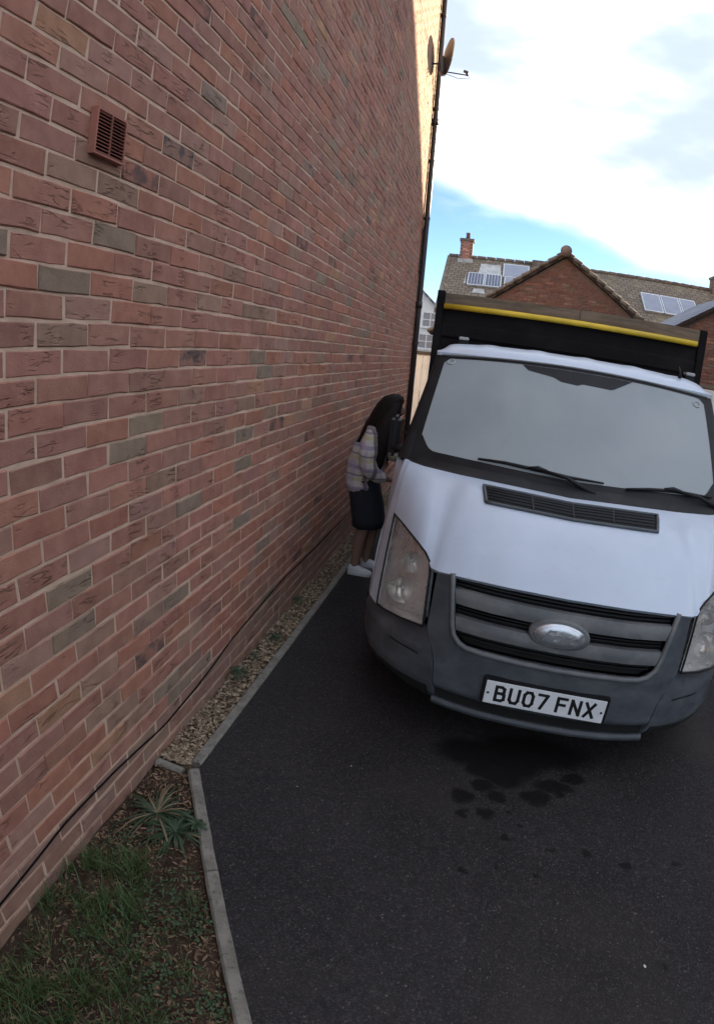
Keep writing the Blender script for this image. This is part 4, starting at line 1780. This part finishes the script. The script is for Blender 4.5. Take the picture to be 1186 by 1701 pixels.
pel = jt((.010, 0, .790), (.110, .090))
spine = jt((.000, 0, .930), (.105, .090), pel)
chest = jt((.010, 0, 1.090), (.115, .105), spine)
neck0 = jt((.062, 0, 1.235), (.050, .050), chest)
neck1 = jt((.092, 0, 1.285), (.046, .046), neck0)
skull = jt((.118, 0, 1.370), (.078, .092), neck1)
crown = jt((.112, 0, 1.425), (.060, .070), skull)
jaw = jt((.160, 0, 1.310), (.040, .044), neck1)
nose = jt((.208, 0, 1.345), (.010, .010), skull)


def arm(sy, pts, rr):
    sh = jt(pts[0], rr[0], chest)
    prev = sh
    for p, r in zip(pts[1:], rr[1:]):
        prev = jt(p, r, prev)
    return prev


def fingers(wrist, d, side, upv, curl):
    d = Vector(d).normalized()
    upv = Vector(upv)
    upv = (upv - d * upv.dot(d)).normalized()
    sd = d.cross(upv)
    w0 = V[wrist]
    palm = jt(w0 + d * .045, (.024, .016), wrist)
    for k, (o_, L) in enumerate(((-.024, .055), (-.008, .064), (.008, .060), (.023, .048))):
        b = jt(V[palm] + d * .030 + sd * o_, .0085, palm)
        m1 = jt(V[b] + d * L * .5 - upv * curl * .012, .0078, b)
        jt(V[m1] + d * L * .4 - upv * curl * .024, .0065, m1)
    tb = jt(w0 + d * .030 - sd * .030, .0095, palm)
    jt(V[tb] + d * .030 - sd * .014 - upv * .006, .008, tb)


wr = arm(-1, [(.020, -.150, 1.170), (.030, -.185, 1.000), (.065, -.175, .880), (.150, -.135, .835), (.215, -.090, .815)], [.052, .044, .038, .034, .024])
fingers(wr, (.9, .25, -.25), -1, (0, -.4, 1), 1.2)
wl_ = arm(1, [(.045, .150, 1.170), (.110, .170, 1.040), (.175, .150, .960), (.265, .090, .990), (.325, .050, 1.020)], [.052, .044, .038, .034, .024])
fingers(wl_, (.9, -.1, .2), 1, (0, .2, 1), 0.7)


def leg(sy, dx):
    h = jt((.010 + dx * .2, sy * .085, .730), (.088, .080), pel)
    k1 = jt((.030 + dx, sy * .085, .400), .058, h)
    cf = jt((.002 + dx, sy * .088, .270), .053, k1)
    an = jt((-.015 + dx, sy * .090, .075), .033, cf)
    he = jt((-.010 + dx, sy * .090, .030), .030, an)
    jt((.090 + dx, sy * .100, .022), .026, he)
    return an


leg(-1, -.010)
leg(1, .045)
skin_mesh('body', V, E_, Rr, M['skin'], per, 2, pel)

# fleece jacket: torso tube with both sleeves, loose and boxy
V, E_, Rr = [], [], []
hem = jt((.000, 0, .645), (.168, .140))
j1 = jt((-.010, 0, .740), (.168, .145), hem)
j2 = jt((-.018, 0, .930), (.160, .145), j1)
j3 = jt((-.008, 0, 1.090), (.152, .135), j2)
j4 = jt((.030, 0, 1.190), (.110, .090), j3)
j5 = jt((.060, 0, 1.245), (.066, .064), j4)
for pts_, rr in (([(.012, -.145, 1.150), (.025, -.195, 1.000), (.060, -.190, .885), (.135, -.150, .838), (.195, -.105, .822)], [.080, .072, .068, .058, .050]),
                 ([(.040, .145, 1.150), (.105, .180, 1.040), (.165, .160, .965), (.245, .105, .985), (.295, .070, 1.008)], [.080, .070, .062, .054, .048])):
    prev = j3
    for p, r in zip(pts_, rr):
        prev = jt(p, r, prev)
jk = skin_mesh('fleece_jacket', V, E_, Rr, M['plaid'], per, 2, j2)
# folds
for v in jk.data.vertices:
    n = v.co
    d = .010 * mnoise.noise(Vector((n.x * 9, n.y * 9, n.z * 16))) + .006 * mnoise.noise(Vector((n.x * 25, n.y * 25, n.z * 30)))
    v.co += v.normal * d
jk.data.update()


def loft(name, rings, mat, parent, n=24, wob=0.0, seed=0):
    vs, fs = [], []
    for j, (cx, cy, cz, rx, ry) in enumerate(rings):
        for k in range(n):
            a = math.tau * k / n
            w = 1 + wob * mnoise.noise(Vector((math.cos(a) * 2.2, math.sin(a) * 2.2, j * .35 + seed)))
            vs.append((cx + math.cos(a) * rx * w, cy + math.sin(a) * ry * w, cz))
    for j in range(len(rings) - 1):
        for k in range(n):
            fs.append((j * n + k, j * n + (k + 1) % n, (j + 1) * n + (k + 1) % n, (j + 1) * n + k))
    fs.append(tuple(range(n - 1, -1, -1)))
    fs.append(tuple(range((len(rings) - 1) * n, len(rings) * n)))
    return mobj(name, vs, fs, mat, parent, True)


loft('skirt', [(.035, 0, .400, .128, .165), (.032, 0, .46, .132, .168), (.020, 0, .58, .135, .165), (.010, 0, .70, .130, .155), (.010, 0, .80, .115, .135)], M['skirt'], per, 28, .10)
# hair: cap over the skull, a curtain down the back and one hanging forward past the face
loft('hair', [(-.060, -.01, .985, .030, .055), (-.070, -.01, 1.06, .045, .080), (-.045, 0, 1.15, .062, .100), (-.005, 0, 1.24, .080, .108), (.045, 0, 1.32, .092, .106),
              (.078, 0, 1.39, .096, .102), (.098, 0, 1.44, .085, .088), (.108, 0, 1.472, .058, .060), (.112, 0, 1.485, .022, .024)], M['hair'], per, 26, .10, 3)
loft('hair', [(.100, -.160, .88, .045, .022), (.088, -.165, .95, .066, .030), (.080, -.165, 1.05, .076, .036), (.080, -.155, 1.15, .078, .040), (.090, -.130, 1.24, .074, .046),
              (.105, -.085, 1.33, .076, .052), (.112, -.03, 1.42, .068, .060), (.112, 0, 1.468, .04, .04)], M['hair'], per, 20, .10, 8)
hb = MB()
hr = random.Random(2)
for i in range(90):
    a = hr.uniform(0, math.tau)
    back = hr.random() < .6
    top = Vector((.112 + .03 * math.cos(a), .03 * math.sin(a), 1.482))
    side = Vector((.085 + .098 * math.cos(a), .106 * math.sin(a), 1.375 + hr.uniform(-.02, .02)))
    if math.cos(a) > .55:
        side = Vector((.120, -.098 if math.sin(a) < 0 else .098, 1.36))
    if back and math.cos(a) < .4:
        mid = Vector((-.01 + .07 * math.cos(a), .112 * math.sin(a), 1.20))
        end = Vector((-.085 + .05 * math.cos(a) + hr.uniform(-.015, .015), .075 * math.sin(a) + hr.uniform(-.02, .02), hr.uniform(.90, 1.05)))
    else:
        sgn = -1 if math.sin(a) < .3 else 1
        mid = Vector((.085 + hr.uniform(-.07, .07), sgn * (.175 if sgn < 0 else .125), 1.14))
        end = Vector((.095 + hr.uniform(-.07, .06), sgn * ((.18 if sgn < 0 else .13) + hr.uniform(-.02, .015)), hr.uniform(.80, .93)))
    pl = [top, top.lerp(side, .55) + Vector((0, 0, .022)), side, side.lerp(mid, .5) + Vector((hr.uniform(-.008, .008), hr.uniform(-.008, .008), 0)), mid, mid.lerp(end, .5) + Vector((hr.uniform(-.012, .012), hr.uniform(-.01, .01), 0)), end]
    v_, f_ = tube_geo(pl, [.006, .010, .011, .010, .009, .007, .002], 5)
    hb.add(v_, f_)
hb.build('hair', M['hair'], per, True)
for sy, dx in ((-1, -.010), (1, .045)):
    sh = empty('shoe', parent=per)
    up = [(-.055 + dx, -.045), (.0 + dx, -.02), (.06 + dx, 0), (.115 + dx, .012)]
    vs, fs = [], []
    secs = [(-.060, .026, .070), (-.040, .034, .085), (.0, .036, .082), (.04, .037, .066), (.085, .040, .052), (.118, .034, .042), (.136, .016, .030)]
    N = 12
    for (xx, hw_, hh_) in secs:
        for k in range(N):
            a = math.pi * k / (N - 1)
            vs.append((xx + dx, sy * .095 + math.cos(a) * hw_, .016 + math.sin(a) ** .7 * (hh_ - .016)))
    for j in range(len(secs) - 1):
        for k in range(N - 1):
            fs.append((j * N + k, j * N + k + 1, (j + 1) * N + k + 1, (j + 1) * N + k))
    fs.append(tuple(range(N - 1, -1, -1)))
    fs.append(tuple(range((len(secs) - 1) * N, len(secs) * N)))
    mobj('upper', vs, fs, M['shoe'], sh, True)
    m_ = MB()
    ol = [(xx + dx, sy * .095 + hw_ + .003, hw_) for xx, hw_, _ in secs]
    vs = [(a, sy * .095 + (h + .003), z) for z in (0.0, .018) for a, _, h in ol] + [(a, sy * .095 - (h + .003), z) for z in (0.0, .018) for a, _, h in ol]
    n = len(ol)
    fs = []
    for i in range(n - 1):
        fs += [(i, i + 1, n + i + 1, n + i), (2 * n + i, 3 * n + i, 3 * n + i + 1, 2 * n + i + 1), (n + i, n + i + 1, 3 * n + i + 1, 3 * n + i), (i, 2 * n + i, 2 * n + i + 1, i + 1)]
    fs += [(0, n, 3 * n, 2 * n), (n - 1, 3 * n - 1, 4 * n - 1, 2 * n - 1)]
    mobj('sole', vs, fs, M['sole'], sh)

# lean from the hips towards the door
for o in per.children_recursive:
    if o.type == 'MESH':
        for v in o.data.vertices:
            h = max(0.0, v.co.z - 0.80)
            v.co.x += 0.085 * h ** 1.2 - 0.03 * smoothstep(0.45, 0.80, v.co.z) * (1 - smoothstep(0.8, 1.2, v.co.z))
            v.co.z -= 0.03 * h
        o.data.update()

# ------------------------------------------------------------------ fence and houses beyond


def brick_panel(name, fn_inside, y, x0, x1, z0, z1, parent, seed, dark=1.0, mat='brick_attr'):
    """joined brickwork facing -y"""
    rg = random.Random(seed)
    vs, fs, cs = [], [], []
    row = 0
    z = z0
    while z < z1:
        x = x0 - (BL / 2 if row % 2 else 0)
        while x < x1:
            if x > x0 - .002 and x + BL < x1 + .02 and fn_inside(x + .01, z + .01) and fn_inside(x + BL - .02, z + .06) and fn_inside(x + BL - .02, z + .01) and fn_inside(x + .01, z + .06):
                g_, f_ = brick_geo(.215, .065, .02, .004)
                n = len(vs)
                d = rg.uniform(-.003, .003)
                for (a, b, c_) in g_:
                    vs.append((x + .1125 - b, y - a + d - .012, z + .0375 + c_))
                fs += [tuple(i + n for i in f) for f in f_]
                c0 = brick_col(rg)
                pale = 1.6 if rg.random() < .10 else 1.0
                cs += [tuple(min(1, k * dark * pale) for k in c0[:3]) + (1.0,)] * len(f_)
            x += BL
        z += BH
        row += 1
    o = mobj(name, vs, fs, M[mat], parent)
    colour_mesh(o, cs)
    o['kind'] = 'stuff'
    return o


def roof_slab(name, a, b, c_, d, thick, mat, parent):
    """slab with corners a,b (eave) c,d (ridge); uv in metres for the tiles"""
    a, b, c_, d = map(Vector, (a, b, c_, d))
    n = (b - a).cross(d - a).normalized()
    if n.z < 0:
        n = -n
    top = [a, b, c_, d]
    vs = top + [p - n * thick for p in top]
    fs = [(0, 1, 2, 3), (7, 6, 5, 4), (0, 4, 5, 1), (1, 5, 6, 2), (2, 6, 7, 3), (3, 7, 4, 0)]
    o = mobj(name, vs, fs, mat, parent)
    uvl = o.data.uv_layers.new(name='UVMap')
    ex = (b - a).normalized()
    ey = n.cross(ex)
    for lp in o.data.loops:
        p = Vector(vs[lp.vertex_index]) - a
        uvl.data[lp.index].uv = (p.dot(ex), p.dot(ey))
    return o


# cream board fence behind the corner of the house
fence = empty('board_fence', (0, 11.0, -0.05))
tag(fence, 'cream vertical board fence glimpsed between drainpipe and van', 'fence')
bx = None
rg = random.Random(4)
for i in range(30):
    x = -2.6 + i * .125
    b = box('board', (x + .006, -.011 + rg.uniform(-.004, .004), .05), (x + .119, .011, 1.80), M['fence'], fence)
for z in (.35, 1.55):
    box('rail', (-2.6, .012, z), (1.15, .05, z + .08), M['fence'], fence)
box('capping', (-2.65, -.03, 1.80), (1.2, .045, 1.87), M['fence_dark'], fence)
for x in (-2.62, -.75, 1.12):
    box('post', (x, .05, -.3), (x + .09, .14, 1.83), M['fence_dark'], fence)

# white rendered house
wh = empty('white_house', (-2.8, 32.0, -0.2))
tag(wh, 'white rendered house with small-paned windows behind the fence', 'house')
mb = MB()
# gable end facing the drive: apex off to the left
ap = (-1.6, 6.75)
prof = [(-6.0, 0), (2.0, 0), (2.0, 3.55), ap, (-6.0, 3.2)]
vs = [(x, 0, z) for x, z in prof] + [(x, 8, z) for x, z in prof]
n = len(prof)
mb.add(vs, [tuple(range(n)), tuple(range(2 * n - 1, n - 1, -1))] + [(i, (i + 1) % n + 0, (i + 1) % n + n, i + n) for i in range(n)])
mb.build('wall', M['render_white'], wh)
roof_slab('roof', (2.35, -.2, 3.30), (2.35, 8.2, 3.30), (ap[0], 8.2, ap[1] + .16), (ap[0], -.2, ap[1] + .16), .12, M['slate_roof'], wh)
roof_slab('roof', (-6.3, -.2, 3.05), (-6.3, 8.2, 3.05), (ap[0], 8.2, ap[1] + .16), (ap[0], -.2, ap[1] + .16), .12, M['slate_roof'], wh)
for (cx, cz) in ((.42, 3.95), (.30, 2.75)):
    w = empty('window', (cx, -.02, cz), wh)
    box('pane', (-.42, .006, -.38), (.42, .016, .38), M['pane'], w)
    mb = MB()
    mb.box((-.46, -.02, -.42), (-.40, .02, .42))
    mb.box((.40, -.02, -.42), (.46, .02, .42))
    mb.box((-.40, -.02, .36), (.40, .02, .42))
    mb.box((-.40, -.02, -.42), (.40, .02, -.36))
    mb.box((-.03, -.015, -.36), (.03, .015, .36))
    mb.box((-.40, -.013, -.025), (-.03, .013, .025))
    mb.box((.03, -.013, -.025), (.40, .013, .025))
    mb.build('frame', M['window_white'], w)
    box('sill', (-.52, -.07, -.48), (.52, .02, -.425), M['window_white'], w)
box('string_course', (-6, -.05, 1.85), (2.05, -.003, 2.0), M['window_white'], wh)

# long terrace with mossy roof, chimney and solar panels
ter = empty('terrace_house', (0, 0, -0.1))
tag(ter, 'long brick house with mossy tiled roof, chimney and solar panels in the background', 'house')
RY, RZ, EY, EZ = 28.0, 6.78, 24.0, 3.85
m_ = MB()
m_.box((-1.25, EY + .35, 0), (15.5, 32 - .35, EZ - .05))
for xg in (-1.25, 15.25):
    m_.add([(xg, EY + .35, EZ - .05), (xg, 32 - .35, EZ - .05), (xg, RY, RZ - .2), (xg + .25, EY + .35, EZ - .05), (xg + .25, 32 - .35, EZ - .05), (xg + .25, RY, RZ - .2)],
           [(0, 1, 2), (3, 5, 4), (0, 2, 5, 3), (1, 4, 5, 2)])
m_.build('wall', M['mortar'], ter)
brick_panel('brickwork', lambda x, z: True, EY + .35, -1.2, 15.4, 2.2, EZ - .1, ter, 31, .9)
rs = (RZ - EZ) / (RY - EY)


def on_roof(x, f, lift=.0):
    """point f of the way from eave to ridge on the front slope"""
    n = Vector((0, -rs, 1)).normalized()
    return Vector((x, lerp(EY, RY, f), lerp(EZ, RZ, f))) + n * lift


rf = roof_slab('roof', (-1.36, EY, EZ), (15.6, EY, EZ), (15.6, RY, RZ), (-1.36, RY, RZ), .14, M['tile_roof'], ter)
roof_slab('roof', (-1.36, 32, EZ), (15.6, 32, EZ), (15.6, RY, RZ), (-1.36, RY, RZ), .14, M['tile_roof'], ter)
for i in range(38):
    tube('ridge_tile', [(-1.36 + i * .446 + .01, RY, RZ + .02), (-1.36 + i * .446 + .436, RY, RZ + .02)], .10, M['verge'], rf, 8)
# verge boards
for x in (-1.42,):
    v_ = [on_roof(x, 0, .03), on_roof(x + .16, 0, .03), on_roof(x + .16, 1, .03), on_roof(x, 1, .03)]
    mobj('verge', v_ + [p - Vector((0, 0, .2)) for p in v_], [(0, 1, 2, 3), (0, 3, 7, 4), (0, 4, 5, 1), (1, 5, 6, 2)], M['verge'], ter)
# projecting party wall (small step in the ridge)
mb = MB()
mb.box((2.58, RY - .35, RZ - .25), (4.4, RY + .25, RZ + .14))
mb.build('ridge_upstand', M['verge'], ter)
# chimney
ch = empty('chimney', (-.55, RY - .05, RZ - .25), ter)
m_ = MB()
m_.box((-.29, -.26, 0), (.29, .26, .98))
m_.build('stack', M['mortar_dark'], ch)
brick_panel('brickwork', lambda x, z: True, -.262, -.285, .285, .02, .92, ch, 8, 1.25)
box('cap', (-.34, -.31, .98), (.34, .31, 1.10), M['verge'], ch, .01)
tube('pot', [(.02, 0, 1.10), (.02, 0, 1.34), (.02, 0, 1.36), (.02, 0, 1.42)], [.11, .09, .12, .10], M['pot'], ch, 14)
box('flashing', (-.36, -.40, -.12), (.36, -.262, .10), M['lead'], ch)


def solar(x0, x1, f0, f1, mat, cols, label=None):
    s = empty('solar_panel', (0, 0, 0), ter)
    a, b, c_, d = (on_roof(x0, f0, .10), on_roof(x1, f0, .10), on_roof(x1, f1, .10), on_roof(x0, f1, .10))
    n = Vector((0, -rs, 1)).normalized()
    vs = [a, b, c_, d] + [p - n * .08 for p in (a, b, c_, d)]
    mobj('frame', vs, [(0, 1, 2, 3), (0, 4, 5, 1), (1, 5, 6, 2), (2, 6, 7, 3), (3, 7, 4, 0)], M['solar_frame'], s)
    m2 = MB()
    df = (f1 - f0)
    w = (x1 - x0)
    for k in range(cols):
        xa = x0 + .035 + (w - .07) * k / cols + .008
        xb = x0 + .035 + (w - .07) * (k + 1) / cols - .008
        m2.add([on_roof(xa, f0 + df * .05, .104), on_roof(xb, f0 + df * .05, .104), on_roof(xb, f1 - df * .05, .104), on_roof(xa, f1 - df * .05, .104)], [(0, 1, 2, 3)])
    m2.build('cells', mat, s)
    return s


def ff(z):
    return (z - EZ + .1) / (RZ - EZ)


solar(-.28, .46, ff(5.02), ff(5.70), M['solar'], 5)
solar(.49, 1.22, ff(5.02), ff(5.70), M['solar'], 5)
solar(1.34, 2.18, ff(5.05), ff(5.60), M['solar_pale'], 1)
solar(1.26, 2.45, ff(5.64), ff(6.40), M['solar_pale'], 1)
solar(7.55, 8.42, ff(4.85), ff(5.78), M['solar_pale'], 1)
solar(8.46, 9.30, ff(4.85), ff(5.78), M['solar_pale'], 1)
solar(9.34, 10.1, ff(4.85), ff(5.78), M['solar_pale'], 1)
# pale stain of lead and lichen beside the left panels
for (xa, xb, fa, fb) in ((-.45, -.36, ff(5.15), ff(5.7)), (.15, 1.18, ff(5.78), ff(6.35)), (.0, .55, ff(4.70), ff(4.92))):
    mobj('flashing', [on_roof(xa, fa, .012), on_roof(xb, fa, .012), on_roof(xb - .05, fb, .012), on_roof(xa + .06, fb, .012)], [(0, 1, 2, 3)], M['lead'], ter)
ch2 = copy_tree(ch, ter)
ch2.location = (11.55, RY - .05, RZ - .45)

# brick gable building in front of the terrace
gb = empty('gable_house', (2.90, 16.0, -0.1))
tag(gb, 'brown brick gable with tiled verges rising behind the tipper', 'house')
gb.rotation_euler = (0, 0, math.radians(-6))
AZ, SL, HW = 5.02, .715, 3.30
ez = AZ - SL * HW
m_ = MB()
prof = [(-HW, 0), (HW, 0), (HW, ez), (0, AZ), (-HW, ez)]
vs = [(x, 0, z) for x, z in prof] + [(x, 6, z) for x, z in prof]
m_.add(vs, [tuple(range(5)), tuple(range(9, 4, -1))] + [(i, (i + 1) % 5, (i + 1) % 5 + 5, i + 5) for i in range(5)])
m_.build('wall', M['mortar_dark'], gb)
brick_panel('brickwork', lambda x, z: abs(x) < HW and z < AZ - SL * abs(x), 0, -HW, HW, 2.2, AZ, gb, 12, .45)
for s in (-1, 1):
    roof_slab('roof', (s * (HW + .35), -.16, ez - .35 * SL + .15), (s * (HW + .35), 6.2, ez - .35 * SL + .15), (0, 6.2, AZ + .15), (0, -.16, AZ + .15), .11, M['brown_roof'], gb)
    N = 16
    for k in range(N):
        t0, t1 = k / N, (k + 1) / N
        x0, x1 = s * (HW + .36) * (1 - t0), s * (HW + .36) * (1 - t1)
        z0, z1 = lerp(ez - .36 * SL, AZ, t0) + .13, lerp(ez - .36 * SL, AZ, t1) + .13
        tube('verge_tile', [(x0, -.17, z0 + .030), (x1, -.17, z1 + .005)], [.062, .054], M['verge'], gb, 8)
tube('ridge_end', [(0, -.30, AZ + .14), (0, .25, AZ + .16)], [.16, .13], M['pot'], gb, 12)
tube('ridge', [(0, .25, AZ + .15), (0, 6.2, AZ + .15)], .11, M['verge'], gb, 10)

# garage on the right with a slate roof
ga = empty('brick_garage', (6.85, 13.0, -0.1))
tag(ga, 'brick garage with pale slate roof at the right edge', 'garage')
GH, GS, GA = 2.35, .66, 4.20
gez = GA - GS * GH
m_ = MB()
prof = [(-GH, 0), (GH, 0), (GH, gez), (0, GA), (-GH, gez)]
vs = [(x, 0, z) for x, z in prof] + [(x, 3.1, z) for x, z in prof]
m_.add(vs, [tuple(range(5)), tuple(range(9, 4, -1))] + [(i, (i + 1) % 5, (i + 1) % 5 + 5, i + 5) for i in range(5)])
m_.build('wall', M['mortar_dark'], ga)
brick_panel('brickwork', lambda x, z: abs(x) < GH and z < GA - GS * abs(x), 0, -GH, GH, .6, GA, ga, 14, .60)
box('band', (-GH - .02, -.035, 1.98), (GH + .02, .0, 2.06), M['verge'], ga)
box('garage_door', (-1.7, -.04, 0), (1.7, -.015, 1.95), M['fence'], ga)
for s in (-1, 1):
    roof_slab('roof', (s * (GH + .3), -.14, gez - .3 * GS + .12), (s * (GH + .3), 3.25, gez - .3 * GS + .12), (0, 3.25, GA + .12), (0, -.14, GA + .12), .07, M['slate_roof'], ga)
    v_ = [(s * (GH + .3), -.15, gez - .3 * GS + .02), (0, -.15, GA + .02), (0, -.15, GA + .12), (s * (GH + .3), -.15, gez - .3 * GS + .12)]
    mobj('verge', v_ + [(x, y + .10, z) for x, y, z in v_], [(0, 1, 2, 3), (3, 2, 6, 7), (0, 4, 5, 1)], M['brown_roof'], ga)

# tall neighbour across the drive (out of frame to the right); it keeps the drive in shade
nb = empty('unseen_neighbour_house', (9.6, 0, -0.1))
tag(nb, 'tall brick neighbouring house across the drive, out of frame', 'house')
prof = [(7.8, 0), (21.0, 0), (21.0, 7.10), (14.4, 12.85), (7.8, 7.10)]
m_ = MB()
vs = [(0, y, z) for y, z in prof] + [(8, y, z) for y, z in prof]
m_.add(vs, [tuple(range(5)), tuple(range(9, 4, -1))] + [(i, (i + 1) % 5, (i + 1) % 5 + 5, i + 5) for i in range(5)])
m_.build('wall', simple('neighbour_brick', (0.22, 0.11, 0.085), 0.9), nb)
roof_slab('roof', (-.05, 21.2, 7.05), (8.2, 21.2, 7.05), (8.2, 14.4, 12.97), (-.05, 14.4, 12.97), .1, M['brown_roof'], nb)
roof_slab('roof', (-.05, 7.6, 7.05), (8.2, 7.6, 7.05), (8.2, 14.4, 12.97), (-.05, 14.4, 12.97), .1, M['brown_roof'], nb)

# unseen lower house, added to block side sky light from the lower wall
sky_blocker = empty('unseen_neighbour_house', (9.6, 0, -0.1))
tag(sky_blocker, 'unseen lower brick house added beside the camera to dim the wall', 'house')
m_ = MB()
prof = [(-9.0, 0), (6.6, 0), (6.6, 3.0), (-1.2, 6.2), (-9.0, 3.0)]
vs = [(0, y, z) for y, z in prof] + [(8, y, z) for y, z in prof]
m_.add(vs, [tuple(range(5)), tuple(range(9, 4, -1))] + [(i, (i + 1) % 5, (i + 1) % 5 + 5, i + 5) for i in range(5)])
m_.build('wall', bpy.data.materials['neighbour_brick'], sky_blocker)
roof_slab('roof', (-.05, 6.8, 2.98), (8.2, 6.8, 2.98), (8.2, -1.2, 6.32), (-.05, -1.2, 6.32), .1, M['brown_roof'], sky_blocker)
roof_slab('roof', (-.05, -9.2, 2.98), (8.2, -9.2, 2.98), (8.2, -1.2, 6.32), (-.05, -1.2, 6.32), .1, M['brown_roof'], sky_blocker)
